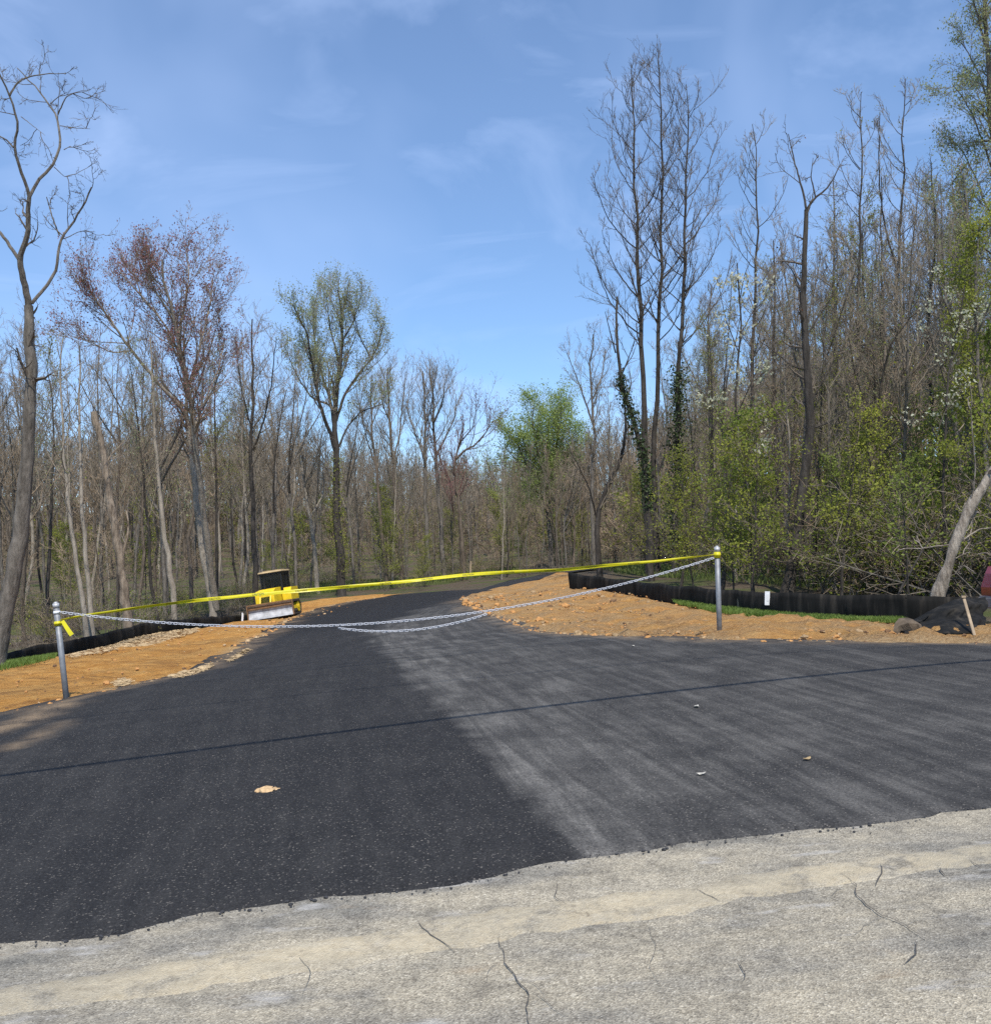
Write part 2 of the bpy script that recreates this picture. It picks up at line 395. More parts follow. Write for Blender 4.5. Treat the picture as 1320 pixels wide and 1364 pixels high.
# wide ground sheet
def axis(lo, hi, c, s0, gr):
    a = [c]
    while a[-1] < hi: a.append(a[-1] + s0 + gr * abs(a[-1] - c))
    b = [c]
    while b[-1] > lo: b.append(b[-1] - s0 - gr * abs(b[-1] - c))
    return np.array(sorted(set(b + a)))
gx = axis(-420, 420, 0, .5, .035); gy = axis(-70, 520, 14, .5, .028)
XX, YY = np.meshgrid(gx, gy)
ZZ = H(XX, YY) - .07
nr, nc = XX.shape
gg = Geo(); idx = np.arange(nr * nc).reshape(nr, nc)
gg.add(np.stack([XX, YY, ZZ], -1).reshape(-1, 3), np.stack([idx[:-1, :-1], idx[:-1, 1:], idx[1:, 1:], idx[1:, :-1]], -1).reshape(-1, 4))
tag(link('ground', gg.mesh('ground', [M_FLOOR])), 'brown leaf littered woodland floor with green patches', 'ground', None, 'structure')

# --- outlines, measured on the photograph and laid on the terrain
NEAR = [(0,1262),(100,1255),(165,1245),(220,1232),(260,1222),(350,1209),(435,1197),(520,1189),(600,1182),(671,1170),(731,1153),(791,1141),(862,1135),(905,1125),(980,1117),(1075,1109),(1200,1095),(1320,1078)]
LEFT_E = [(0,951),(50,945),(95,933),(140,924),(190,912),(237,902),(275,892),(300,877),(330,861),(357,846),(385,829),(406,818),(433,809),(467,802),(500,797)]
RIGHT_E = [(1320,859),(1200,858),(1060,857),(960,855),(860,851),(758,847),(718,843),(692,835),(665,825),(639,815),(623,807),(616,797)]
near_w = hits(NEAR)[:, :2]; left_w = hits(LEFT_E)[:, :2]; right_w = hits(RIGHT_E)[:, :2]
def ext(P, i, k, L):
    d = P[i] - P[k]; d = d / np.linalg.norm(d); return P[i] + d * L
nl = ext(near_w, 0, 2, 9.0); nrr = ext(near_w, -1, -3, 11.0)
ll = left_w[0] + np.array([-9.0, -1.2]); rr = right_w[0] + np.array([12.0, -.4])
far_w = np.array([[left_w[-1][0] + 1.0, left_w[-1][1] + 10.0], [right_w[-1][0] + 3.5, right_w[-1][1] + 12.0]])
far_w = np.concatenate([hits([(530, 793), (560, 790)])[:, :2], hits([(600, 787.5), (640, 785.5)])[:, :2]])
road_end = np.array([[6.0, 62.0], [9.0, 55.0]])

# the public road: everything nearer than the mouth of the drive
front = np.concatenate([[nl + [-40, -3]], [nl], near_w, [nrr], [nrr + [40, 3]]]) + np.array([0, .5])
road_outline = np.concatenate([front, [[60, -9], [-60, -12]]])
ROAD_CRACKS = [
 ([(668,1246),(664,1262),(672,1280),(690,1302),(699,1322),(697,1346),(704,1364),(712,1400)], .0065),
 ([(1115,1163),(1140,1182),(1139,1196),(1172,1224),(1205,1236),(1238,1258)], .006),
 ([(1216,1254),(1219,1272),(1204,1286)], .008), ([(1175,1154),(1178,1168),(1170,1184)], .010), ([(1178,1158),(1198,1165)], .006),
 ([(556,1228),(575,1248),(604,1270)], .007), ([(925,1186),(940,1194),(960,1204)], .006), ([(1254,1158),(1262,1170)], .008), ([(1290,1148),(1310,1160)], .006),
 ([(745,1178),(742,1196),(757,1206)], .005), ([(672,1280),(655,1294),(648,1312)], .003), ([(690,1302),(712,1312),(722,1330)], .003), ([(1172,1224),(1150,1236),(1138,1252)], .003), ([(1140,1182),(1122,1186),(1100,1198)], .003), ([(604,1270),(640,1278),(668,1275)], .0025), ([(699,1322),(730,1340),(760,1364)], .003), ([(1205,1236),(1222,1228),(1245,1230)], .003), ([(400,1275),(412,1300),(405,1330)], .003), ([(860,1230),(872,1262),(866,1290),(880,1320)], .0025), ([(980,1282),(990,1300),(986,1312)], .005)]
def road_spacing(y): return .10 if -2 < y < 7 else .8
road = None
def road_z(x, y, d): return H(x, y)
g_out = road_outline
road = sheet('road', g_out, lambda y: .12 if 1.5 < y < 6.5 else .9, road_z, [M_ROAD, M_CRACK], 'old pale grey cracked asphalt public road in front of the drive', 'road')

# the strip of old concrete along the road's edge
up_px = [(150,1291),(300,1266),(450,1243),(600,1220),(750,1198),(905,1176),(1075,1152),(1320,1119)]
lo_px = [(1320,1152),(1091,1187),(873,1226),(730,1248),(600,1269),(450,1294),(330,1312),(220,1328),(120,1344)]
uw = hits(up_px)[:, :2]; lw = hits(lo_px)[:, :2]
strip = np.concatenate([[ext(uw, 0, 1, 4.0)], uw, [ext(uw, -1, -2, 8.0)], [ext(lw, 0, 1, 8.0)], lw, [ext(lw, -1, -2, 4.0)]])
sheet('concrete_strip', strip, lambda y: .035, lambda x, y, d: H(x, y) - .006 + .011 * sstep(d / .05) , [M_CONC], 'worn yellowish concrete strip along the edge of the old road', 'concrete strip', jitter=.045, attrs={'border': lambda x, y, d: 1 - sstep((d - .005) / .13)})
def crack_ribbons():
    g = Geo()
    for pts, w in ROAD_CRACKS:
        P = hits(pts)[:, :2]; P = resample(P, lambda p: .05, False)
        P = P + .020 * np.stack([fbm(P[:, 0], P[:, 1], 5, 21), fbm(P[:, 0], P[:, 1], 5, 22)], 1)
        t = np.gradient(P, axis=0); t /= np.linalg.norm(t, axis=1, keepdims=True); nrm = np.stack([-t[:, 1], t[:, 0]], 1)
        ww = w * .8 * (.75 + .6 * np.abs(fbm(P[:, 0], P[:, 1], 14, 23))) * np.sin(np.linspace(.05, math.pi - .15, len(P))) ** .9
        A = P + nrm * ww[:, None] * .5; B = P - nrm * ww[:, None] * .5
        V = np.concatenate([np.column_stack([A, H(A[:, 0], A[:, 1]) + .009]), np.column_stack([B, H(B[:, 0], B[:, 1]) + .009])])
        n = len(P); i = np.arange(n - 1)
        g.add(V, np.stack([i, i + n, i + n + 1, i + 1], -1))
    o = link('cracks', g.mesh('cracks', [M_CRACK], False)); tag(o, 'thin dark cracks wandering across the old road and concrete strip', 'cracks', None, 'structure')
crack_ribbons()

# the new drive
left_out = left_w + np.array([-.45, .15]); right_out = right_w + np.array([.25, .45])
drive = np.concatenate([[nl], near_w, [nrr], [rr + [0, .5]], right_out, [[right_w[-1][0] + 4, right_w[-1][1] + 5]], road_end[::-1], hits([(640, 784.8), (600, 786.5), (560, 789.5), (530, 792.5)])[:, :2], left_out[::-1], [ll]])
JOINT = hits([(560, 812), (505, 833), (500, 842), (508, 864), (540, 900), (585, 940), (622, 980), (658, 1020), (694, 1062), (728, 1102), (765, 1146), (800, 1180)])[:, :2]
SMEAR = [(hits([(-40, 985), (25, 966), (85, 941)])[:, :2], .22), (hits([(15, 1000), (45, 985), (80, 966)])[:, :2], .12)]
def side(x, y):
    """signed distance to the paving joint (positive on the right) and the distance along it"""
    X = np.column_stack([x, y]); A = JOINT[:-1]; Bp = JOINT[1:]; d = Bp - A; L = np.linalg.norm(d, axis=1); cum = np.concatenate([[0], np.cumsum(L)])
    t = ((X[:, None] - A[None]) * d[None]).sum(-1) / (L ** 2)[None]; t = np.clip(t, 0, 1)
    q = X[:, None] - (A[None] + t[..., None] * d[None]); D = np.sqrt((q ** 2).sum(-1)); k = D.argmin(1); r = np.arange(len(X))
    cr = d[k, 0] * q[r, k, 1] - d[k, 1] * q[r, k, 0]
    return np.sign(cr) * D[r, k], cum[k] + t[r, k] * L[k]
def dust_f(x, y, d):
    s, a = side(x, y)
    w = sstep((s + .02) / .12) * (.50 + .55 * np.exp(-np.maximum(s, 0) / .5) + .25 * np.exp(-np.maximum(s, 0) / 2.5))
    w = w * (1 - .30 * sstep((s - 2.5) / 5)) * (1 - .65 * sstep((y - 26) / 10))
    return np.maximum(w, .13 * (1 - sstep((y - 20) / 8)))
def soil_f(x, y, d):
    X = np.column_stack([x, y]); w = np.zeros(len(x))
    for P, wd in SMEAR: w = np.maximum(w, (1 - sstep(dist_poly(P, X, False) / (wd * 1.6))) * (1.0 if wd > .2 else .6))
    e = np.minimum(dist_poly(left_w, X, False), dist_poly(right_w, X, False))
    return np.maximum(w, .75 * (1 - sstep(e / (.10 + .012 * y))))
sheet('driveway', drive, lambda y: .06 if y < 5.4 else min(1.2, .022 * y), lambda x, y, d: H(x, y) + .018 * sstep(d / .10) - .004, [M_ASPH],
      'freshly paved black asphalt driveway curving away between dirt banks', 'driveway', jitter=.035,
      attrs={'dust': dust_f, 'soil': soil_f, 'across': lambda x, y, d: side(x, y)[0], 'along': lambda x, y, d: side(x, y)[1]})

# the dirt on both sides
FENCE_L = [(-160,905,20),(0,871,23),(25,864,24),(50,859,25),(95,852,27),(150,840,30),(190,830,33),(220,826,35),(262,822,38),(322,819,47),(406,802,58),(450,798,61),(500,793,64),(560,786,67),(620,781,70),(660,776,70),(700,769,68),(745,761,66)]
FENCE_R = [(758,762,33),(800,768,31),(850,774,28.5),(900,779,25.5),(950,783,23.5),(1000,787,22),(1060,789,20.5),(1120,790.5,19.5),(1200,791.5,18.2),(1306,793,17.2)]
fl_w = np.array([unproj(*p) for p in FENCE_L]); fr_w = np.array([unproj(*p) for p in FENCE_R])
def dirt_z(amp, lift=.085):
    def f(x, y, d):
        n = fbm(x, y, 1.1, 5, 5); n2 = fbm(x, y, 4.2, 6, 4)
        k = sstep(d / .35)
        return H(x, y) - .03 + k * (lift + amp * (.105 * n + .060 * np.abs(n2) + .035 * fbm(x, y, 10.5, 8, 3))) + .02 * n2 * (1 - k)
    return f
EDGE_ALL = np.concatenate([left_w, right_w])
def rim_f(x, y, d):
    X = np.column_stack([x, y]); e = np.minimum(dist_poly(left_w, X, False), dist_poly(right_w, X, False))
    return .8 * (1 - sstep(e / (.25 + .01 * y)))
dl = np.concatenate([[ll], left_w + np.array([.13, -.02]), [left_w[-1] + [1.8, 4.0]], hits([(530, 792), (500, 796)])[:, :2] + [0, 2], fl_w[8:13, :2][::-1] + [.6, -.4], fl_w[1:8, :2][::-1] + np.array([.8, -.9]), [fl_w[0, :2] + [.5, -1.0]]])
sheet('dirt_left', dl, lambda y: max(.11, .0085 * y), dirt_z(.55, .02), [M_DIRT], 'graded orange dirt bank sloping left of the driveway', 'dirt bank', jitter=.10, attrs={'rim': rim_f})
dr = np.concatenate([[rr], right_w + np.array([-.04, -.10]), hits([(623, 790), (658, 784.5), (708, 773.5), (740, 766), (758, 762.5)])[:, :2], [fr_w[0, :2] + [.9, 3.0]], fr_w[:, :2] + np.array([.0, -.45]), [[19.5, 16.0]]])
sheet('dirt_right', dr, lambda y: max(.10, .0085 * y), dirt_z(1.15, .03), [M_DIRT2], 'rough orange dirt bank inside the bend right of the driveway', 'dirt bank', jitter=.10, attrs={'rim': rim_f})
# ------------------------------------------------------------------ sun direction (behind the camera, a little to its right)
SUN_EL, SUN_AZ = R_(56), R_(9)
SUNV = np.array([math.sin(SUN_AZ) * math.cos(SUN_EL), -math.cos(SUN_AZ) * math.cos(SUN_EL), math.sin(SUN_EL)])

# ------------------------------------------------------------------ bmesh helpers for built things
def bm_mesh(name, bm, mats, smooth=False, bevel=0.0, seg=2):
    if bevel: bmesh.ops.bevel(bm, geom=[e for e in bm.edges if len(e.link_faces) == 2 and e.calc_face_angle(0) > .6], offset=bevel, segments=seg, affect='EDGES', clamp_overlap=True)
    bmesh.ops.recalc_face_normals(bm, faces=bm.faces)
    me = bpy.data.meshes.new(name); bm.to_mesh(me); bm.free()
    for m in (mats if isinstance(mats, list) else [mats]): me.materials.append(m)
    if smooth:
        for p in me.polygons: p.use_smooth = True
    return me
def bx(bm, c, s, rot=None, taper=None):
    r = bmesh.ops.create_cube(bm, size=1.0); vs = r['verts']
    for v in vs:
        if taper and v.co.z > 0: v.co.x *= taper[0]; v.co.y *= taper[1]
        v.co = Vector((v.co.x * s[0], v.co.y * s[1], v.co.z * s[2]))
        if rot is not None: v.co = rot @ v.co
        v.co += Vector(c)
    return vs
def cyl(bm, a, b, r, r2=None, n=14, caps=True):
    a = Vector(a); b = Vector(b); d = b - a
    M = Matrix.Translation((a + b) / 2) @ d.to_track_quat('Z', 'Y').to_matrix().to_4x4()
    return bmesh.ops.create_cone(bm, cap_ends=caps, segments=n, radius1=r, radius2=r if r2 is None else r2, depth=d.length, matrix=M)['verts']
def prism(bm, prof, ax, t0, t1):
    """profile of 2-D points swept along an axis: ax 'x' -> profile is (y,z), ax 'y' -> profile is (x,z)"""
    def P(p, t): return (t, p[0], p[1]) if ax == 'x' else (p[0], t, p[1])
    A = [bm.verts.new(P(p, t0)) for p in prof]; B = [bm.verts.new(P(p, t1)) for p in prof]; n = len(prof)
    for i in range(n): bm.faces.new((A[i], A[(i + 1) % n], B[(i + 1) % n], B[i]))
    bm.faces.new(A); bm.faces.new(B[::-1])

ICO = None
def ico():
    global ICO
    if ICO is None:
        bm = bmesh.new(); bmesh.ops.create_icosphere(bm, subdivisions=2, radius=1); bm.verts.ensure_lookup_table()
        ICO = (np.array([v.co for v in bm.verts]), np.array([[v.index for v in f.verts] for f in bm.faces])); bm.free()
    return ICO
def lump(seed, sx, sy, sz, rough=.45, sc=1.6):
    V, T = ico(); k = np.array([1 + rough * mnoise.fractal(Vector((v * sc + seed * 5.1).tolist()), .9, 2, 4) for v in V]); return V * k[:, None] * np.array([sx, sy, sz]), T
M_GALV = plain('galvanised_steel', (.23, .24, .25), .55, .35, .22, 14)
M_WHITE = plain('white_plastic', (.74, .75, .76), .45, 0, .06, 30)
M_CHAIN = plain('pale_chain', (.54, .55, .58), .45, 0, .10, 30)
M_FABRIC = None
def mat_fabric():
    m, nt, b = newmat('silt_fabric'); p = worldpos(nt)
    n = noise_(nt, scaled(nt, p, (2.6, 2.6, .35)), 2.2, 5, .6); n2 = noise_(nt, p, 60, 2)
    c = ramp(nt, n, [(.3, (.007, .007, .006)), (.52, (.016, .015, .013)), (.72, (.050, .043, .034))])
    nt.links.new(c, b.inputs['Base Color']); b.inputs['Roughness'].default_value = .75; b.inputs['Specular IOR Level'].default_value = .15
    bump(nt, b, n2, .3, .004); return m
M_FABRIC = mat_fabric()
M_STAKE = plain('raw_wood', (.34, .26, .17), .85, 0, .25, 9)
def mat_tape():
    m, nt, b = newmat('yellow_tape'); uv = nt.nodes.new('ShaderNodeAttribute'); uv.attribute_name = 'along_tape'
    cmb = nt.nodes.new('ShaderNodeCombineXYZ'); nt.links.new(math_(nt, 'MULTIPLY', uv.outputs['Fac'], 1.0), cmb.inputs[0])
    n = noise_(nt, cmb.outputs[0], 16, 3, .8)
    c = ramp(nt, n, [(.44, (.80, .70, .015)), (.50, (.80, .72, .02)), (.60, (.78, .72, .05))])
    nt.links.new(c, b.inputs['Base Color']); b.inputs['Roughness'].default_value = .35
    t = nt.nodes.new('ShaderNodeBsdfTranslucent'); nt.links.new(c, t.inputs['Color'])
    ms = nt.nodes.new('ShaderNodeMixShader'); ms.inputs[0].default_value = .3
    nt.links.new(b.outputs[0], ms.inputs[1]); nt.links.new(t.outputs[0], ms.inputs[2]); nt.links.new(ms.outputs[0], nt.nodes['Material Output'].inputs['Surface'])
    return m
M_TAPE = mat_tape(); M_INK = plain('tape_ink', (.02, .02, .02), .5, 0, .1)

# ------------------------------------------------------------------ silt fences
def silt_fence(name, W, label, hgt, stake_step, seed):
    W = resample(W, lambda p: .22, False)
    # a slack top edge between the stakes
    seg = np.linalg.norm(np.diff(W[:, :2], axis=0), axis=1); s = np.concatenate([[0], np.cumsum(seg)])
    g0 = H(W[:, 0], W[:, 1]); base = np.minimum(g0 - .12, W[:, 2] - hgt)
    root = empty(name, (W[len(W)//2, 0], W[len(W)//2, 1], g0[len(W)//2]), label, 'silt fence')
    o = np.array(root.location)
    t = np.gradient(W[:, :2], axis=0); t /= np.linalg.norm(t, axis=1, keepdims=True); nv = np.stack([-t[:, 1], t[:, 0]], 1)
    sagm = .035 * np.sin(math.pi * (s % stake_step) / stake_step)
    rows = 7; n = len(W); front = np.empty((rows, n, 3)); back = np.empty((rows, n, 3))
    for k in range(rows):
        f = k / (rows - 1); z = base + (W[:, 2] - sagm + .012 * fbm(s, s * 0, 2.3, seed) - base) * f
        lat = .045 * fbm(s + .35 * f, np.full(n, f * .4), 1.5, seed + 1) + .028 * np.sin(s * 9 + 2 * f + 3 * fbm(s, s * 0, .7, seed + 2)) * (1 - abs(f - .5)) + .06 * math.sin(math.pi * f) * np.sin(math.pi * (s % stake_step) / stake_step)
        front[k] = np.column_stack([W[:, :2] - nv * (lat[:, None] + .006), z]); back[k] = np.column_stack([W[:, :2] - nv * (lat[:, None] - .006), z])
    V = np.concatenate([front, back[::-1]]) - o
    idx = np.arange(2 * rows * n).reshape(2 * rows, n)
    g = Geo(); g.add(V.reshape(-1, 3), np.stack([idx[:-1, :-1], idx[:-1, 1:], idx[1:, 1:], idx[1:, :-1]], -1).reshape(-1, 4))
    link('fabric', g.mesh('fabric', [M_FABRIC]), root)
    k = 0
    while k < s[-1]:
        i = int(np.argmin(abs(s - k))); x, y = W[i, :2] + nv[i] * .05; bm = bmesh.new()
        bx(bm, (x - o[0], y - o[1], (base[i] - .1 + W[i, 2] + .0) / 2 - o[2]), (.045, .045, W[i, 2] - base[i] + .06))
        link('stake', bm_mesh('stake', bm, M_STAKE, bevel=.004), root); k += stake_step
    return root, W, nv, o
fence_l, WL, NL, OL = silt_fence('silt_fence', fl_w, 'long black fabric silt fence running down the left bank behind the bulldozer', .55, 2.6, 41)
fence_r, WR, NR, OR = silt_fence('silt_fence', fr_w, 'black fabric silt fence with a white tag on the right bank above green grass', .60, 2.2, 51)
# the white tag stapled on the right fence
i = int(np.argmin([abs((w[0] - EYE[0]) / w[1] - ray(1022, 797)[0] / ray(1022, 797)[1]) for w in WR]))
c = unproj(1022, 797, WR[i, 1] - .13) - OR
bm = bmesh.new(); bx(bm, c, (.11, .006, .30), Matrix.Rotation(R_(3), 3, 'Y'), None); bx(bm, c + np.array([.012, -.006, .02]), (.05, .004, .16))
link('paper_tag', bm_mesh('paper_tag', bm, M_WHITE, bevel=.001), fence_r)

def marker(name, px, py0, py1, Y, w, m, label, cat):
    a = unproj(px, py1, Y); b = unproj(px, py0, Y); root = None
    bm = bmesh.new(); v = bx(bm, (0, 0, (b[2] - a[2]) / 2 - .1), (w, w * .6, b[2] - a[2] + .2), Matrix.Rotation(R_(4), 3, 'Y'))
    bx(bm, (.0, .0, b[2] - a[2] + .015), (w * .6, w * .4, .05))
    o = link(name, bm_mesh(name, bm, m, bevel=.004)); o.location = a.tolist(); return tag(o, label, cat)
marker('marker_stake', 323, 817.5, 828, 41.0, .075, M_WHITE, 'short white marker stake left of the bulldozer blade', 'marker stake')
marker('survey_stake', 627, 748, 764, 74, .11, M_STAKE, 'bare wooden survey stake among thin trunks beyond the bend', 'survey stake')

# the fallen end of the fence, lying folded by the car
def fallen_fence():
    Y = 15.0
    c0 = hit(1250, 846); Y = float(c0[1]) + .45; root = empty('fallen_silt_fence', c0, 'sagging black silt fence end propped with a wooden stake beside the red car', 'silt fence'); o = np.array(c0)
    top = [(1199,833),(1212,827),(1222,823),(1236,815),(1254,806),(1270,799),(1283,796.5),(1296,797),(1313,795)]
    bot = [(1204,846),(1216,846),(1228,846),(1242,846),(1258,846.5),(1272,846),(1288,846),(1300,846),(1314,844)]
    n = 46; rows = 14; tt = np.linspace(0, 1, n)
    tp = np.column_stack([np.interp(tt * 8, range(9), [p[i] for p in top]) for i in (0, 1)]); bp = np.column_stack([np.interp(tt * 8, range(9), [p[i] for p in bot]) for i in (0, 1)])
    F_ = np.empty((rows, n, 3))
    for j in range(n):
        A = unproj(tp[j, 0], tp[j, 1], Y + 1.0 * tt[j] + .25); Bq = hit(bp[j, 0], bp[j, 1]) + np.array([0, 0, .0])
        gz = h1(Bq[0], Bq[1]); Bq[2] = gz + .02
        for k in range(rows):
            f = k / (rows - 1); p = A * (1 - f) + Bq * f
            fold = .09 * math.sin(f * 9 + 2.2 * mnoise.noise(Vector((tt[j] * 5, f * 2, 3)))) * math.sin(math.pi * min(1, f * 1.3 + .05)) + .07 * mnoise.fractal(Vector((tt[j] * 7, f * 3, 1)), .9, 2, 4)
            p = p + np.array([.3 * fold, -fold, .25 * fold]); F_[k, j] = p
    Bk = F_ + np.array([0, .02, -.01])
    V = np.concatenate([F_, Bk[::-1]]) - o; idx = np.arange(2 * rows * n).reshape(2 * rows, n)
    g = Geo(); g.add(V.reshape(-1, 3), np.stack([idx[:-1, :-1], idx[:-1, 1:], idx[1:, 1:], idx[1:, :-1]], -1).reshape(-1, 4))
    link('fabric', g.mesh('fabric', [M_FABRIC]), root)
    a = unproj(1284, 798, Y - .12) - o; b = unproj(1297.5, 845, Y - .55) - o
    bm = bmesh.new(); d = Vector(b - a); q = d.to_track_quat('Z', 'Y').to_matrix(); bx(bm, ((a + b) / 2), (.036, .03, d.length + .06), q); bx(bm, a + np.array([-.01, -.005, .03]), (.06, .04, .03))
    link('stake', bm_mesh('stake', bm, M_STAKE, bevel=.004), root)
    V, T = lump(91, .20, .16, .17, .5, 1.8); g = Geo(); g.add(V + (hit(1212, 844) - o + np.array([0, .05, .04])), T=T); link('muddy_toe', g.mesh('muddy_toe', [plain('muddy_fabric', (.115, .085, .055), .9, 0, .5, 9, .4)], False), root)
fallen_fence()

# ------------------------------------------------------------------ chain, tape and their two posts
def steel_post(px0, py0, px1, py1, Y, label):
    a = hit(px0, py0); Y = a[1]; b = unproj(px1, py1, Y); root = empty('steel_post', a, label, 'post')
    d = Vector(b - a); u = d.normalized(); bm = bmesh.new()
    cyl(bm, -u * .35, d, .036, n=20); link('pole', bm_mesh('pole', bm, M_GALV, True, .003), root)
    bm = bmesh.new(); cyl(bm, d - u * .05, d + u * .012, .040, n=20); cyl(bm, d + u * .012, d + u * .032, .038, .012, n=20)
    link('cap', bm_mesh('cap', bm, plain('post_cap', (.50, .50, .50), .5, .3), True, .003), root)
    bm = bmesh.new(); cyl(bm, d - u * .125, d - u * .085, .043, n=20); link('clamp', bm_mesh('clamp', bm, M_WHITE, True, .004), root)
    return a, b, u
PL0, PL1, UL = steel_post(88.5, 931, 74.5, 805, 12.5, 'leaning grey steel post with white clamp at the left edge of the driveway')
PR0, PR1, UR = steel_post(958.5, 845, 955, 730, 13.6, 'grey steel post wrapped in yellow tape on the right dirt bank')
def links(path, pitch, r, L, Wd, jitter=.25):
    path = np.asarray(path); s = np.concatenate([[0], np.cumsum(np.linalg.norm(np.diff(path, axis=0), axis=1))]); g = Geo()
    n = int(s[-1] / pitch); m = 14
    a = np.arange(m) * 2 * math.pi / m; hl = (L - Wd) / 2
    loop = np.stack([np.cos(a) * Wd / 2 + np.sign(np.cos(a)) * hl, np.sin(a) * Wd / 2], 1)
    tl = np.roll(loop, -1, 0) - np.roll(loop, 1, 0); tl /= np.linalg.norm(tl, axis=1, keepdims=True); nl_ = np.stack([tl[:, 1], -tl[:, 0]], 1)
    sd = 6; b = np.arange(sd) * 2 * math.pi / sd
    for k in range(n):
        p = np.array([np.interp((k + .5) * pitch, s, path[:, i]) for i in range(3)]); q = np.array([np.interp((k + .6) * pitch, s, path[:, i]) for i in range(3)])
        t = q - p; t /= np.linalg.norm(t); up = np.array([0, 0, 1.0]); sd_ = np.cross(t, up); sd_ /= np.linalg.norm(sd_); up = np.cross(sd_, t)
        an = math.pi / 4 + (k % 2) * math.pi / 2 + random.uniform(-jitter, jitter); e1 = math.cos(an) * sd_ + math.sin(an) * up; e2 = -math.sin(an) * sd_ + math.cos(an) * up
        C = loop[:, None, :] + nl_[:, None, :] * (np.cos(b)[None, :, None] * r)
        V = p + C[..., 0:1] * t + C[..., 1:2] * e1 + (np.sin(b) * r)[None, :, None] * e2
        i = np.arange(m)[:, None]; j = np.arange(sd)[None, :]
        Q = np.stack([i * sd + j, ((i + 1) % m) * sd + j, ((i + 1) % m) * sd + (j + 1) % sd, i * sd + (j + 1) % sd], -1).reshape(-1, 4)
        g.add(V.reshape(-1, 3), Q)
    return g
A_ = PL1 - np.array(UL) * .10 + np.array([.05, -.02, 0]); B_ = PR1 - np.array(UR) * .135 + np.array([-.05, -.02, 0])
tt = np.linspace(0, 1, 160)[:, None]
CH = A_ + (B_ - A_) * tt; CH[:, 2] -= .495 * 4 * (tt[:, 0] * (1 - tt[:, 0]))
def at_px(px):
    r = ray(px, 780); k = r[0] / r[1]; return int(np.argmin(abs(CH[:, 0] / CH[:, 1] - k)))
i0, i1 = at_px(452), at_px(646)
t2 = np.linspace(0, 1, 60)[:, None]; C2 = CH[i0] + (CH[i1] - CH[i0]) * t2; C2[:, 2] -= .118 * 4 * t2[:, 0] * (1 - t2[:, 0]) + .035; C2[:, 1] -= .05
gch = links(CH, .038, .0045, .051, .029); g2 = links(C2, .038, .0045, .051, .029); gch.addgeo(g2)
tag(link('chain', gch.mesh('chain', [M_CHAIN])), 'pale link chain sagging between the two steel posts with its spare end doubled back', 'chain')

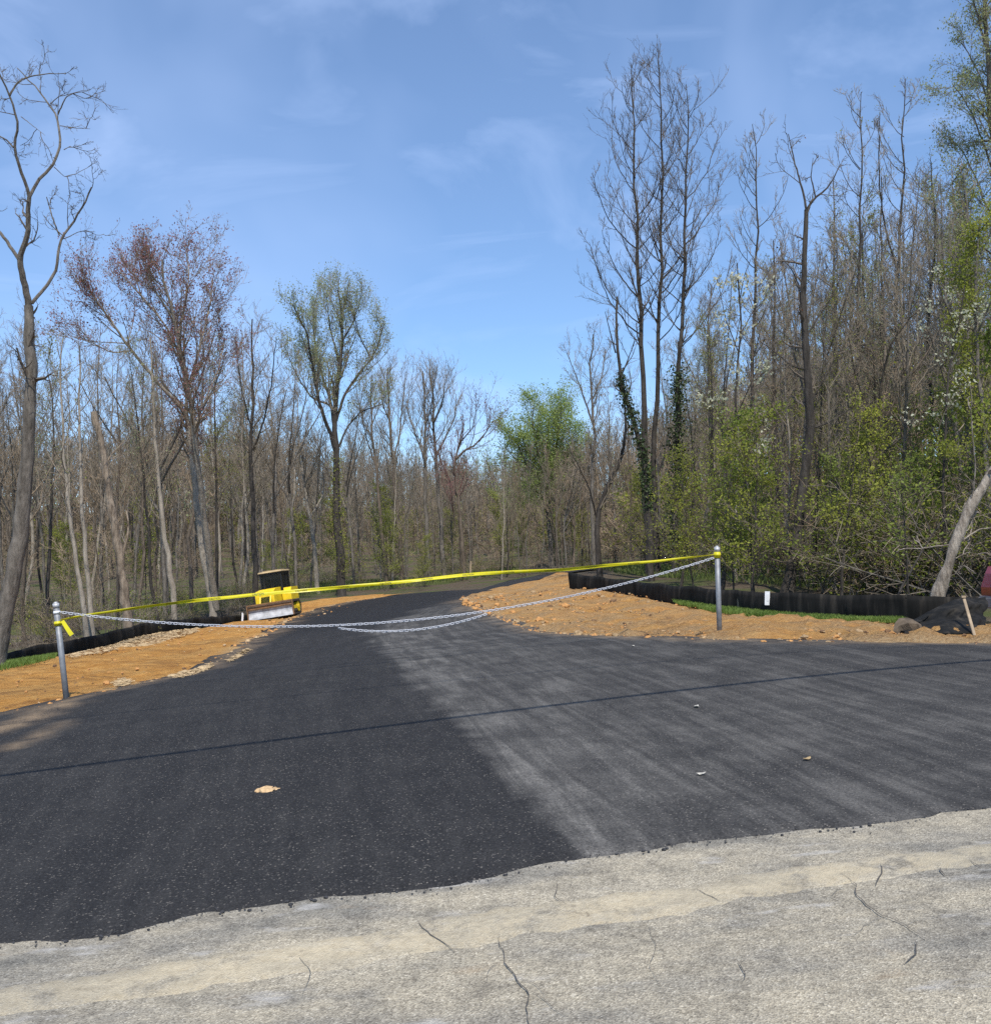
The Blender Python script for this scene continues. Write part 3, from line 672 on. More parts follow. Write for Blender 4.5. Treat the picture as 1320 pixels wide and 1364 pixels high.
def tape():
    px = [(80,826,0),(107,821,.1),(150,815,.35),(200,807,.7),(250,801,1.0),(300,796,1.25),(348,791,1.4),(394,787.5,1.5),(451,782.5,1.55),(500,778.5,1.55),(560,772.5,1.5),(614,766.5,1.4),(642,764,1.3),(687,761.8,1.1),(742,759.4,.85),(769,757,.7),(800,753.8,.5),(872,748,.25),(920,742.5,.08),(951,738.5,0)]
    pts = np.array([unproj(p[0], p[1], PL1[1] + (PR1[1] - PL1[1]) * (p[0] - 80) / 871 + p[2] - .03) for p in px])
    s = np.concatenate([[0], np.cumsum(np.linalg.norm(np.diff(pts, axis=0), axis=1))]); n = 420; S = np.linspace(0, s[-1], n)
    C = np.stack([np.interp(S, s, pts[:, i]) for i in range(3)], 1)
    for _ in range(14): C[1:-1] = (C[:-2] + 2 * C[1:-1] + C[2:]) / 4
    u = S / s[-1]; tw = 1.25 * np.exp(-u / .05) + 1.2 * np.exp(-(1 - u) / .10) + .75 * fbm(S, S * 0, .55, 61, 3) + .35 * np.sin(S * 1.9)
    t = np.gradient(C, axis=0); t /= np.linalg.norm(t, axis=1, keepdims=True); sd = np.cross(t, [0, 0, 1]); sd /= np.linalg.norm(sd, axis=1, keepdims=True); up = np.cross(sd, t)
    wv = np.cos(tw)[:, None] * up + np.sin(tw)[:, None] * sd; nv = np.cross(t, wv)
    w = .0245 - .009 * np.exp(-u / .05) - .02 * np.exp(-(1 - u) / .10) * .7
    rows = []
    for f in (-1, -.3, .3, 1): rows.append(C + wv * (w * f)[:, None] + nv * (.006 * math.cos(f * 3) * np.sin(S * 3.1))[:, None])
    V = np.array(rows); th = nv * .0006; o = C[n // 2]
    VV = np.concatenate([V + th, (V - th)[::-1]]) - o; idx = np.arange(8 * n).reshape(8, n)
    g = Geo(); g.add(VV.reshape(-1, 3), np.stack([idx[:-1, :-1], idx[:-1, 1:], idx[1:, 1:], idx[1:, :-1]], -1).reshape(-1, 4))
    root = empty('barrier_tape', o, 'twisted yellow barrier tape stretched between the two posts above the chain', 'barrier tape')
    me = g.mesh('tape', [M_TAPE]); a = me.attributes.new('along_tape', 'FLOAT', 'POINT'); a.data.foreach_set('value', np.tile(S, 8).astype(np.float32)); link('strip', me, root)
    # the printed words along the strip, most of them unreadable at this distance
    word = bpy.data.curves.new('printed_words', 'FONT'); word.body = 'CAUTION'; word.size = .036; word.align_x = 'CENTER'; word.align_y = 'CENTER'; word.extrude = 0
    tmp = bpy.data.objects.new('printed_words', word); COL.objects.link(tmp); dg = bpy.context.evaluated_depsgraph_get(); tm = bpy.data.meshes.new_from_object(tmp.evaluated_get(dg)); bpy.data.objects.remove(tmp)
    co = np.array([v.co for v in tm.vertices]); fc = [list(p.vertices) for p in tm.polygons]; g = Geo()
    for sc_ in np.arange(.9, s[-1] - .6, .62):
        x = np.clip(sc_ + co[:, 0] * 1.05, 0, s[-1]); P = np.stack([np.interp(x, S, C[:, i]) for i in range(3)], 1); Wv = np.stack([np.interp(x, S, wv[:, i]) for i in range(3)], 1); Nv = np.stack([np.interp(x, S, nv[:, i]) for i in range(3)], 1)
        wl = np.interp(x, S, w)
        sgn = np.sign((Nv * (EYE - P)).sum(1, keepdims=True))
        Vt = P + Wv * (co[:, 1:2] * (wl / .0245)[:, None]) + Nv * sgn * .0085 - o
        for f in fc:
            if len(f) == 4: g.add(Vt[f], Q=[[0, 1, 2, 3]])
            elif len(f) == 3: g.add(Vt[f], T=[[0, 1, 2]])
            else: g.add(Vt[f], T=[[0, k, k + 1] for k in range(1, len(f) - 1)])
    link('printed_words', g.mesh('printed_words', [M_INK], False), root)
    for P1, U, off, hh in ((PL1, UL, .215, .06), (PR1, UR, .055, .085)):
        bm = bmesh.new(); U = Vector(U); c = Vector(P1 - o); cyl(bm, c - U * (off + hh), c - U * off, .046, n=18); cyl(bm, c - U * (off + hh * .7), c - U * (off + hh * .2), .052, .049, n=18)
        link('wrap', bm_mesh('wrap', bm, M_TAPE, True, .004), root)
    a = unproj(83, 827, PL1[1] - .05); b = unproj(98, 846, PL1[1] - .15); g = Geo(); K = 14; f = np.linspace(0, 1, K)[:, None]
    P = a + (b - a) * f; P[:, 2] += .02 * np.sin(f[:, 0] * 3); P[:, 1] -= .06 * np.sin(f[:, 0] * 2.2)
    side_ = np.array([.82, .1, .55]) * .022
    V = np.concatenate([P - side_ * (1 + .3 * f), P + side_ * (1 + .3 * f)]) - o; i = np.arange(K - 1); g.add(V, np.stack([i, i + 1, i + K + 1, i + K], -1)); link('loose_end', g.mesh('loose_end', [M_TAPE]), root)
tape()

# ------------------------------------------------------------------ overhead wires whose shadows cross the drive, and their poles
POLE_X = (-27.0, 29.0)
M_POLE = bark('pole_wood', (.10, .075, .055), (.22, .18, .14)); M_WIRE = plain('wire_black', (.02, .02, .02), .6)
def wire(pa, pb, hgt, r, sag, label):
    A, B = hit(*pa), hit(*pb); A = A + SUNV * hgt / SUNV[2]; B = B + SUNV * hgt / SUNV[2]
    d = (B - A) / (B[0] - A[0]); P0 = A + d * (POLE_X[0] - A[0]); P1 = A + d * (POLE_X[1] - A[0])
    t = np.linspace(0, 1, 60)[:, None]; P = P0 + (P1 - P0) * t; P[:, 2] -= sag * (4 * t[:, 0] * (1 - t[:, 0]) - 1)
    g = Geo(); g.tubes(P[None], np.full((1, 60), r), 8); o = link('utility_wire', g.mesh('utility_wire', [M_WIRE])); tag(o, label, 'wire'); return P[0], P[-1]
w1 = wire((0, 1036), (1320, 881), 6.2, .030, .10, 'thick black cable overhead casting the long dark line across the drive')
w2 = wire((0, 968), (760, 893), 8.6, .010, .10, 'lower thin wire overhead casting a faint line over the drive')
w3 = wire((0, 930), (640, 868), 9.4, .009, .10, 'upper thin wire overhead above the thick cable')
for k, (x, lab) in enumerate(zip(POLE_X, ('weathered wooden utility pole carrying the wires beyond the drive\'s left mouth', 'weathered wooden utility pole carrying the wires beyond the drive\'s right mouth'))):
    yy = w2[k][1]; z = h1(x, yy); p = empty('utility_pole', (x, yy, z), lab, 'utility pole')
    top = max(w1[k][2], w2[k][2], w3[k][2]) - z + .6
    bm = bmesh.new(); cyl(bm, (0, 0, -.5), (0, 0, top), .16, .11, 16); link('pole', bm_mesh('pole', bm, M_POLE, True), p)
    for w in (w1[k], w2[k], w3[k]):
        bm = bmesh.new(); yo = w[1] - yy; zo = w[2] - z; bx(bm, (0, yo / 2, zo - .09), (.09, abs(yo) + .36, .11)); cyl(bm, (0, yo, zo - .06), (0, yo, zo - .005), .035, .02, 10)
        link('bracket', bm_mesh('bracket', bm, M_POLE, bevel=.008), p)

# ------------------------------------------------------------------ bulldozer
def bulldozer():
    YEL = plain('dozer_yellow', (.86, .60, .02), .45, 0, .18, 5); BLK = plain('dozer_black', (.012, .012, .013), .45); STEEL = plain('blade_steel', (.36, .37, .39), .5, .12, .35, 4)
    RUST = plain('blade_rust', (.22, .12, .055), .8, 0, .35, 6); TRK = plain('track_steel', (.06, .05, .042), .75, .3, .4, 10); TAN = plain('roof_tan', (.48, .36, .19), .6, 0, .2, 4)
    GLS, nt, b = newmat('cab_glass'); b.inputs['Base Color'].default_value = (.012, .016, .018, 1); b.inputs['Roughness'].default_value = .06; b.inputs['Alpha'].default_value = .62
    base = hit(366, 824); base = base + np.array([0, .6, 0]); base[2] = h1(base[0], base[1]) + .03
    root = empty('bulldozer', base, 'small yellow bulldozer with black cab and wide steel blade parked beside the driveway', 'bulldozer')
    e = .8; gxs = (h1(base[0] + e, base[1]) - h1(base[0] - e, base[1])) / (2 * e)
    root.rotation_euler = (R_(0), -math.atan(gxs) - R_(3.5), R_(-5)); root.scale = (.84,) * 3
    def P(name, build, mats, bevel=.0, smooth=False, parent=root):
        bm = bmesh.new(); build(bm); return link(name, bm_mesh(name, bm, mats, smooth, bevel), parent)
    for sx in (-1, 1):
        def trk(bm, x=sx * .88):
            prof = []; r = .40; L = .86
            for k in range(12): a = math.pi / 2 + math.pi * k / 11; prof.append((-L + r * math.cos(a), r + r * math.sin(a)))
            for k in range(12): a = -math.pi / 2 + math.pi * k / 11; prof.append((L + r * math.cos(a), r + r * math.sin(a)))
            inn = [(p[0] * .93, .4 + (p[1] - .4) * .80) for p in prof]; n = len(prof)
            for (x0, x1) in ((x - .23, x + .23),):
                A = [bm.verts.new((x0, *p)) for p in prof]; B = [bm.verts.new((x1, *p)) for p in prof]; C = [bm.verts.new((x0, *p)) for p in inn]; D = [bm.verts.new((x1, *p)) for p in inn]
                for i in range(n):
                    j = (i + 1) % n; bm.faces.new((A[i], A[j], B[j], B[i])); bm.faces.new((C[i], C[j], D[j], D[i])); bm.faces.new((A[i], A[j], C[j], C[i])); bm.faces.new((B[i], B[j], D[j], D[i]))
            per = 0
            for i in range(44):   # grousers round the belt
                s = i / 44 * (4 * L + 2 * math.pi * r); s1 = 2 * L; s2 = s1 + math.pi * r; s3 = s2 + 2 * L
                if s < s1: y, z, an = -L + s, 2 * r, 0
                elif s < s2: a = math.pi / 2 - (s - s1) / r; y, z, an = L + r * math.cos(a), r + r * math.sin(a), math.pi / 2 - a
                elif s < s3: y, z, an = L - (s - s2), 0, 0
                else: a = -math.pi / 2 - (s - s3) / r; y, z, an = -L + r * math.cos(a), r + r * math.sin(a), math.pi / 2 - a
                bx(bm, (x, y, z), (.47, .03, .07), Matrix.Rotation(-an, 3, 'X'))
        tr = P('track', trk, TRK)
        def fr(bm, x=sx * .88): bx(bm, (x, 0, .40), (.36, 1.5, .22))
        P('track_frame', fr, YEL, .02, parent=tr)
        for y, r in ((-.86, .30), (.86, .30), (-.45, .12), (-.15, .12), (.15, .12), (.45, .12)):
            def wh(bm, x=sx * .88, y=y, r=r): cyl(bm, (x - .19, y, .4 if r > .2 else .20), (x + .19, y, .4 if r > .2 else .20), r, n=18); cyl(bm, (x - .215, y, .4 if r > .2 else .2), (x + .215, y, .4 if r > .2 else .2), r * .4, n=12)
            P('roller', wh, YEL if r > .2 else TRK, .01, parent=tr)
        def fen(bm, x=sx * .80): prism(bm, [(-.25, .86), (1.2, .86), (1.2, 1.58), (.0, 1.58), (-.25, 1.36)], 'x', x - .26, x + .26)
        P('fender', fen, YEL, .03)
    def chassis(bm): bx(bm, (0, .1, .62), (1.2, 2.3, .5)); bx(bm, (0, .9, 1.0), (1.0, .7, .5))
    P('chassis', chassis, BLK, .03)
    def hood(bm): prism(bm, [(-1.60, .72), (-.2, .72), (-.2, 1.66), (-1.2, 1.62), (-1.60, 1.48)], 'x', -.50, .50)
    hd = P('hood', hood, YEL, .05)
    def gr(bm):
        for k in range(7): bx(bm, (0, -1.615, .80 + k * .065), (.66, .02, .03))
    P('grille', gr, BLK, 0, parent=hd)
    for sx in (-1, 1):
        def lamp(bm, x=sx * .30): cyl(bm, (x, -1.62, 1.38), (x, -1.50, 1.38), .07, n=14)
        P('headlight', lamp, plain('lamp_glass', (.75, .75, .7), .15), .006)
    P('exhaust_pipe', lambda bm: (cyl(bm, (-.25, -.75, 1.4), (-.25, -.75, 2.15), .045, n=12), cyl(bm, (-.25, -.75, 1.5), (-.25, -.75, 1.85), .075, n=12)), BLK, .004)
    def cab(bm):
        for x in (-.60, .60):
            for y in (-.22, .55, 1.15): bx(bm, (x, y, 1.98), (.08, .08, 1.1))
        bx(bm, (0, -.22, 1.50), (1.26, .08, .12)); bx(bm, (0, 1.15, 1.55), (1.26, .08, .3)); bx(bm, (0, -.22, 2.50), (1.32, .09, .1)); bx(bm, (0, 1.15, 2.50), (1.32, .09, .1))
        for x in (-.60, .60): bx(bm, (x, .46, 2.50), (.08, 1.3, .1)); bx(bm, (x, .46, 1.42), (.08, 1.3, .12))
        bx(bm, (0.0, -.22, 1.98), (.06, .06, 1.2))
    cb = P('cab', cab, BLK, .012)
    def gl(bm): bx(bm, (0, -.20, 1.98), (1.13, .012, 1.0)); bx(bm, (0, 1.15, 2.05), (1.13, .012, .85)); bx(bm, (-.60, .46, 1.98), (.012, 1.28, .98)); bx(bm, (.60, .46, 1.98), (.012, 1.28, .98))
    P('window', gl, GLS, parent=cb)
    P('roof', lambda bm: (bx(bm, (0, .46, 2.59), (1.42, 1.66, .10), None, (.94, .94)), bx(bm, (0, .46, 2.655), (1.0, 1.1, .05))), TAN, .03)
    P('seat', lambda bm: (bx(bm, (0, .6, 1.45), (.5, .5, .14)), bx(bm, (0, .88, 1.8), (.5, .14, .7))), BLK, .03)
    # blade, angled
    RB = Matrix.Rotation(R_(9), 3, 'Z')
    def plate(bm):
        K = 9; prof = []
        for k in range(K): a = k / (K - 1); prof.append((-2.02 + .22 * (2 * a - 1) ** 2 * -1, .03 + .80 * a))
        back = [(p[0] + .07, p[1]) for p in prof]; prism(bm, prof + back[::-1], 'x', -1.22, 1.22)
        for v in bm.verts: v.co = RB @ v.co
    bl = P('blade', plate, STEEL, 0)
    P('blade_rim', lambda bm: [bx(bm, RB @ Vector((0, -2.20, .84)), (2.46, .12, .08), RB), bx(bm, RB @ Vector((0, -2.14, .68)), (2.40, .03, .18), RB)], RUST, .01, parent=bl)
    for sx in (-1, 1):
        P('end_plate', lambda bm, x=sx * 1.25: bx(bm, RB @ Vector((x, -2.08, .44)), (.05, .30, .84), RB), RUST, .01, parent=bl)
        P('push_arm', lambda bm, x=sx * .56: cyl(bm, (x, -1.92, .42), (x * .98, -.3, .52), .085, n=8), YEL, .0)
        P('lift_ram', lambda bm, x=sx * .30: (cyl(bm, (x, -1.62, 1.22), (x, -1.80, .85), .05, n=10), cyl(bm, (x, -1.80, .85), (x * 1.1, -1.98, .5), .03, n=10)), YEL, .0)
bulldozer()

# ------------------------------------------------------------------ red car at the right edge of the picture
def red_car():
    RED, nt, b = newmat('car_red'); n = noise_(nt, objco(nt), 3, 4)
    nt.links.new(ramp(nt, n, [(.3, (.17, .012, .016)), (.7, (.22, .018, .022))]), b.inputs['Base Color']); b.inputs['Roughness'].default_value = .35; b.inputs['Coat Weight'].default_value = .6; b.inputs['Coat Roughness'].default_value = .08
    GLS, nt, b = newmat('car_glass'); b.inputs['Base Color'].default_value = (.02, .025, .028, 1); b.inputs['Roughness'].default_value = .05
    BLK = plain('car_black', (.015, .015, .016), .6); SIL = plain('wheel_silver', (.5, .5, .52), .3, .8, .1); GREY = plain('bumper_grey', (.20, .19, .19), .6)
    Yc = 15.2; x0 = unproj(1311.5, 800, 15.95)[0]; z0 = h1(x0 + 1.2, Yc) + .02
    root = empty('car', (x0, Yc, z0), 'red car with a grey lower bumper parked on the dirt at the right edge', 'car'); root.rotation_euler = (0, 0, R_(3))
    hw = .86
    def P(name, build, mats, bevel=.0, smooth=False, parent=root):
        bm = bmesh.new(); build(bm); return link(name, bm_mesh(name, bm, mats, smooth, bevel), parent)
    def body(bm):
        prof = [(0.02, .34), (.0, .62), (.06, .84), (.16, .95), (.9, 1.03), (1.25, 1.06), (4.25, 1.06), (4.42, .95), (4.46, .45), (4.40, .30)]
        def arch(cx): return [(cx + .40 * math.cos(a), .30 + .40 * math.sin(a)) for a in np.linspace(0, math.pi, 9)]
        prof += arch(3.6) + arch(.86)
        prism(bm, prof, 'y', -hw, hw)
        for v in bm.verts:
            if v.co.z > .8: v.co.y *= .95
            if v.co.x < .1: v.co.y *= .90
    bd = P('body', body, RED, .03)
    def roof(bm):
        prof = [(1.25, 1.05), (1.95, 1.58), (2.3, 1.63), (3.6, 1.60), (4.1, 1.30), (4.28, 1.05)]; prism(bm, prof, 'y', -hw * .9, hw * .9)
        for v in bm.verts:
            if v.co.z > 1.2: v.co.y *= .80
    P('cabin', roof, RED, .05)
    def glass(bm):
        for s in (-1, 1):
            for q in ([(1.62, 1.12), (2.06, 1.50), (2.62, 1.54), (2.62, 1.12)], [(2.72, 1.12), (2.72, 1.54), (3.5, 1.50), (3.85, 1.28), (3.9, 1.12)]):
                A = [bm.verts.new((p[0], s * hw * (.91 - (p[1] - 1.05) * .32), p[1])) for p in q]; B = [bm.verts.new((p[0], s * hw * (.85 - (p[1] - 1.05) * .32), p[1])) for p in q]
                bm.faces.new(A); bm.faces.new(B[::-1]); n = len(q)
                for i in range(n): bm.faces.new((A[i], A[(i + 1) % n], B[(i + 1) % n], B[i]))
        q = [(1.32, 1.12), (1.90, 1.55)]; A = [bm.verts.new((1.29 - .03, -.68, 1.11)), bm.verts.new((1.29 - .03, .68, 1.11)), bm.verts.new((1.86, .58, 1.55)), bm.verts.new((1.86, -.58, 1.55))]; bm.faces.new(A)
    P('window', glass, GLS)
    P('bumper', lambda bm: bx(bm, (.02, 0, .38), (.16, 1.60, .20)), GREY, .03)
    for s in (-1, 1): P('sill', lambda bm, s=s: bx(bm, (2.2, s * .84, .30), (1.9, .06, .12)), GREY, .02)
    for s in (-1, 1):
        P('headlight', lambda bm, s=s: bx(bm, (.07, s * .25, .77), (.16, .34, .13)), plain('headlight_glass', (.7, .7, .72), .1), .03)
        P('mirror', lambda bm, s=s: bx(bm, (1.7, s * .93, 1.13), (.12, .2, .14)), RED, .03)
        for cx in (.86, 3.6):
            w = P('wheel', lambda bm, s=s, cx=cx: cyl(bm, (cx, s * .62, .31), (cx, s * .84, .31), .33, n=28), BLK, .03)
            P('rim', lambda bm, s=s, cx=cx: [cyl(bm, (cx, s * .80, .31), (cx, s * .848, .31), .21, n=24)] + [bx(bm, (cx, s * .85, .31), (.36, .012, .04), Matrix.Rotation(a, 3, 'Y')) for a in (0, 1.05, 2.1)], SIL, .004, parent=w)
red_car()

# ------------------------------------------------------------------ small things lying about
c = hit(357, 1056); g = Geo()
for dx, dy, s, sd in ((-.026, 0, .044, 1), (.034, .015, .031, 2), (.008, -.008, .037, 3), (.056, .028, .022, 4), (-.052, -.010, .022, 5)):
    V, T = lump(sd, s * 1.25, s, s * .62, .6, 2.2); g.add(V + np.array([dx, dy, s * .30]), T=T)
o = link('dirt_clod', g.mesh('dirt_clod', [plain('clod_tan', (.56, .38, .20), .95, 0, .3, 30, .4)], False)); o.location = c.tolist(); tag(o, 'lone pale tan dirt clod lying on the black asphalt', 'dirt clod')
M_CHIP = plain('pale_chip', (.52, .49, .42), .85, 0, .15, 40); M_CHIP2 = plain('tan_leaf', (.36, .26, .13), .85, 0, .2, 40)
for px, py, s, m, nm, lab, cat in ((928, 945, .035, M_CHIP, 'wood_chip', 'curled pale wood chip near the wire shadow on the asphalt', 'wood chip'), (933, 1036, .028, M_CHIP, 'paper_scrap', 'small white paper scrap on the dusty asphalt below the curled chip', 'paper scrap'),
                             (1075, 1016, .030, M_CHIP2, 'dead_leaf', 'dry tan leaf on the asphalt right of the paper scrap', 'leaf'), (843, 863, .03, M_CHIP, 'stone_chip', 'pale stone chip on the asphalt just below the dirt edge', 'stone')):
    c = hit(px, py); V, T = lump(px % 7, s, s * .55, s * .16, .6, 2.0); V[:, 2] += .25 * s * (V[:, 0] / s) ** 2 + .012; g = Geo(); g.add(V, T=T); o = link(nm, g.mesh(nm, [m], False)); o.location = (c + [0, 0, .012]).tolist(); o.rotation_euler = (0, 0, px); tag(o, lab, cat)

# clods strewn on the dirt banks: too many to count
def polyint(P, n, rng):
    lo, hi = P.min(0), P.max(0); out = np.zeros((0, 2))
    while len(out) < n:
        X = rng.uniform(lo, hi, (n * 3, 2)); out = np.concatenate([out, X[inside(P, X)]])
    return out[:n]
bank_r = np.array([[right_w[i] for i in range(len(right_w))] + [fr_w[j, :2] for j in range(len(fr_w))]][0])
bank_l = np.concatenate([left_w, fl_w[1:8, :2][::-1] + np.array([.8, -.9])])
def scatter_clods(nm, spots, sizes, mats, label):
    V0, T0 = ico(); g = Geo(); variants = [lump(60 + k, 1, .85, .62, .5, 1.3) for k in range(6)]
    Z = H(spots[:, 0], spots[:, 1])
    for k, (p, z, s) in enumerate(zip(spots, Z, sizes)):
        V, T = variants[k % 6]; a = RNG.uniform(0, 6.28); Rz = np.array([[math.cos(a), -math.sin(a), 0], [math.sin(a), math.cos(a), 0], [0, 0, 1]])
        g.add((V * s) @ Rz.T + np.array([p[0], p[1], z + .0 + s * .25]), T=T, m=int(RNG.choice([0, 1, 2], p=[.55, .22, .23])))
    tag(link(nm, g.mesh(nm, mats, False)), label, 'dirt clods', None, 'stuff')
M_CL1 = plain('clod_orange', (.46, .235, .080), .95, 0, .35, 18, .3); M_CL2 = plain('clod_pale', (.46, .32, .175), .95, 0, .3, 18, .3)
M_CL4 = plain('clod_tan_brown', (.36, .245, .13), .95, 0, .35, 18, .3); M_CL3 = plain('clod_dark', (.15, .085, .042), .95, 0, .35, 18, .3)
edge_r = resample(right_w, lambda p: .06, False); edge_l = resample(left_w, lambda p: .16, False)
er = edge_r + np.abs(RNG.normal(size=(len(edge_r), 1))) * np.array([[.0, .22]]) * np.maximum(1, edge_r[:, 1:2] / 14) + RNG.normal(size=edge_r.shape) * .05
el = edge_l + np.abs(RNG.normal(size=(len(edge_l), 1))) * np.array([[-.14, .06]]) * .8 + RNG.normal(size=edge_l.shape) * .03
br = polyint(bank_r, 2600, RNG); blp = polyint(bank_l, 500, RNG)
sp_r = np.concatenate([er, br]); scatter_clods('dirt_clods', sp_r, np.minimum(.13, .009 + (RNG.random(len(sp_r)) < .012) * .035 + RNG.exponential(.010, len(sp_r)) * np.maximum(1, sp_r[:, 1] / 18)), [M_CL1, M_CL4, M_CL3], 'orange and pale clods strewn over the right dirt bank')
sp_l = np.concatenate([el, blp]); scatter_clods('dirt_clods', sp_l, np.minimum(.07, .008 + RNG.exponential(.009, len(sp_l)) * np.maximum(1, sp_l[:, 1] / 20)), [M_CL1, M_CL2, M_CL3], 'small clods scattered over the left dirt bank')
# crumbs along the ragged front of the new asphalt
nb_ = resample(near_w, lambda p: .012, False); nb_ = nb_[RNG.random(len(nb_)) < .9] ; nb_ = nb_ + RNG.normal(size=nb_.shape) * np.array([.02, .030]) + .035 * np.stack([fbm(nb_[:, 0], nb_[:, 1], 1.7, 1), fbm(nb_[:, 0], nb_[:, 1], 1.7, 2)], 1)
V0, T0 = ico(); g = Geo(); Zc = H(nb_[:, 0], nb_[:, 1]); vv = [lump(80 + k, 1, .8, .6, .5, 1.4) for k in range(4)]
for k, (p, z) in enumerate(zip(nb_, Zc)):
    s = .0016 + RNG.exponential(.0020); V, T = vv[k % 4]; g.add(V * min(s, .011) + np.array([p[0], p[1], z + .006]), T=T)
tag(link('asphalt_crumbs', g.mesh('asphalt_crumbs', [plain('asphalt_crumb', (.040, .040, .043), .9, 0, .4, 60)], False)), 'loose black crumbs along the ragged front edge of the new asphalt', 'asphalt crumbs', None, 'stuff')

# straw on the left bank
def straw(nm, areas, label):
    g = Geo()
    for poly, n, hump in areas:
        P = hits(poly)[:, :2]; X = polyint(P, n, RNG); d = dist_poly(P, X); z = H(X[:, 0], X[:, 1]) + .02 + hump * sstep(d / .8) * (.5 + .8 * np.abs(fbm(X[:, 0], X[:, 1], .9, 31))) + RNG.uniform(0, .025, n)
        a = RNG.uniform(0, 6.28, n); L = RNG.uniform(.03, .09, n) * (X[:, 1] / 22); tl = RNG.normal(0, .12, n)
        D = np.stack([np.cos(a) * L, np.sin(a) * L, tl * L], 1); C = np.column_stack([X, z]); w = np.stack([-np.sin(a), np.cos(a), 0 * a + .6], 1) * .0045 * (X[:, 1:2] / 18)
        V = np.stack([C - D - w, C + D - w, C + D + w, C - D + w], 1); g.add(V.reshape(-1, 3), np.arange(4 * n).reshape(-1, 4))
        # matted bed under the stalks
        Y2 = polyint(P, int(n / 40), RNG); z2 = H(Y2[:, 0], Y2[:, 1]); d2 = dist_poly(P, Y2)
        for p, zz, dd in zip(Y2, z2, d2):
            s = .03 + .08 * RNG.random() ** 2; V, T = lump(int(RNG.integers(100)), s, s * .8, s * .4, .5); g.add(V + np.array([p[0], p[1], zz + .03 + hump * .7 * float(sstep(dd / .8))]), T=T)
    tag(link(nm, g.mesh(nm, [plain('dry_straw', (.44, .32, .175), .9, 0, .3, 5)], False)), label, 'straw', None, 'stuff')
straw('straw', [([(88, 874), (130, 864), (165, 853), (205, 846), (262, 838), (262, 843), (215, 856), (175, 864), (130, 872), (92, 880)], 6000, .05), ([(230, 903), (262, 893), (282, 885), (284, 889), (262, 899), (236, 906)], 500, .01), ([(148, 913), (164, 906), (178, 911), (164, 917)], 420, .01), ([(300, 882), (330, 866), (335, 867), (306, 884)], 160, .01)], 'matted pale straw along the crest and edge of the left dirt bank')

# grass strips
M_GRASS = leafmat('grass_blade', (.100, .165, .030), (.200, .280, .060), .3, 1.2)
def grass(nm, areas, label, m=None):
    g = Geo()
    for poly, n, hh in areas:
        P = hits(poly)[:, :2] if not isinstance(poly, np.ndarray) else poly
        X = polyint(P, n, RNG); keep = fbm(X[:, 0], X[:, 1], .8, 71) > -.35; X = X[keep]; n2 = len(X); z = H(X[:, 0], X[:, 1]) + .045
        a = RNG.uniform(0, 6.28, n2); hgt = hh * RNG.uniform(.5, 1.3, n2); w = .006 * np.maximum(1, X[:, 1] / 14); ln = RNG.normal(0, .35, (n2, 2)) * hgt[:, None]
        B = np.column_stack([X, z]); S = np.stack([np.cos(a) * w, np.sin(a) * w, 0 * a], 1); M1 = B + np.column_stack([ln * .35, hgt * .6]); T_ = B + np.column_stack([ln, hgt])
        V = np.stack([B - S, B + S, M1 + S * .7, M1 - S * .7, T_], 1); k = np.arange(n2)[:, None] * 5
        g.add(V.reshape(-1, 3), k + np.array([[0, 1, 2, 3]]), k + np.array([[3, 2, 4]]))
    tag(link(nm, g.mesh(nm, [m or M_GRASS], False)), label, 'grass', None, 'stuff')
grass('grass', [([(888, 800), (950, 810), (1000, 818), (1060, 822), (1150, 827), (1205, 830), (1205, 834), (1150, 832), (1060, 829), (1000, 825), (950, 818), (905, 808)], 17000, .085)], 'bright green grass strip at the foot of the right silt fence')
grass('grass', [([(-20, 896), (8, 889), (45, 881), (75, 875), (75, 880), (40, 889), (10, 895), (-20, 901)], 6000, .09)], 'bright green grass tuft at the foot of the left silt fence')

M_WGRASS = leafmat('woodland_grass', (.085, .125, .030), (.180, .210, .065), .3, .6)
grass('woodland_grass', [([(180, 806), (330, 778), (560, 771), (680, 756), (700, 762), (560, 781), (420, 792), (330, 806), (200, 824)], 16000, .20), ([(780, 760), (900, 774), (1040, 785), (1180, 788), (1180, 770), (1040, 757), (900, 752), (800, 752)], 12000, .16)], 'thin grass and weeds on the woodland floor beyond the fences', M_WGRASS)
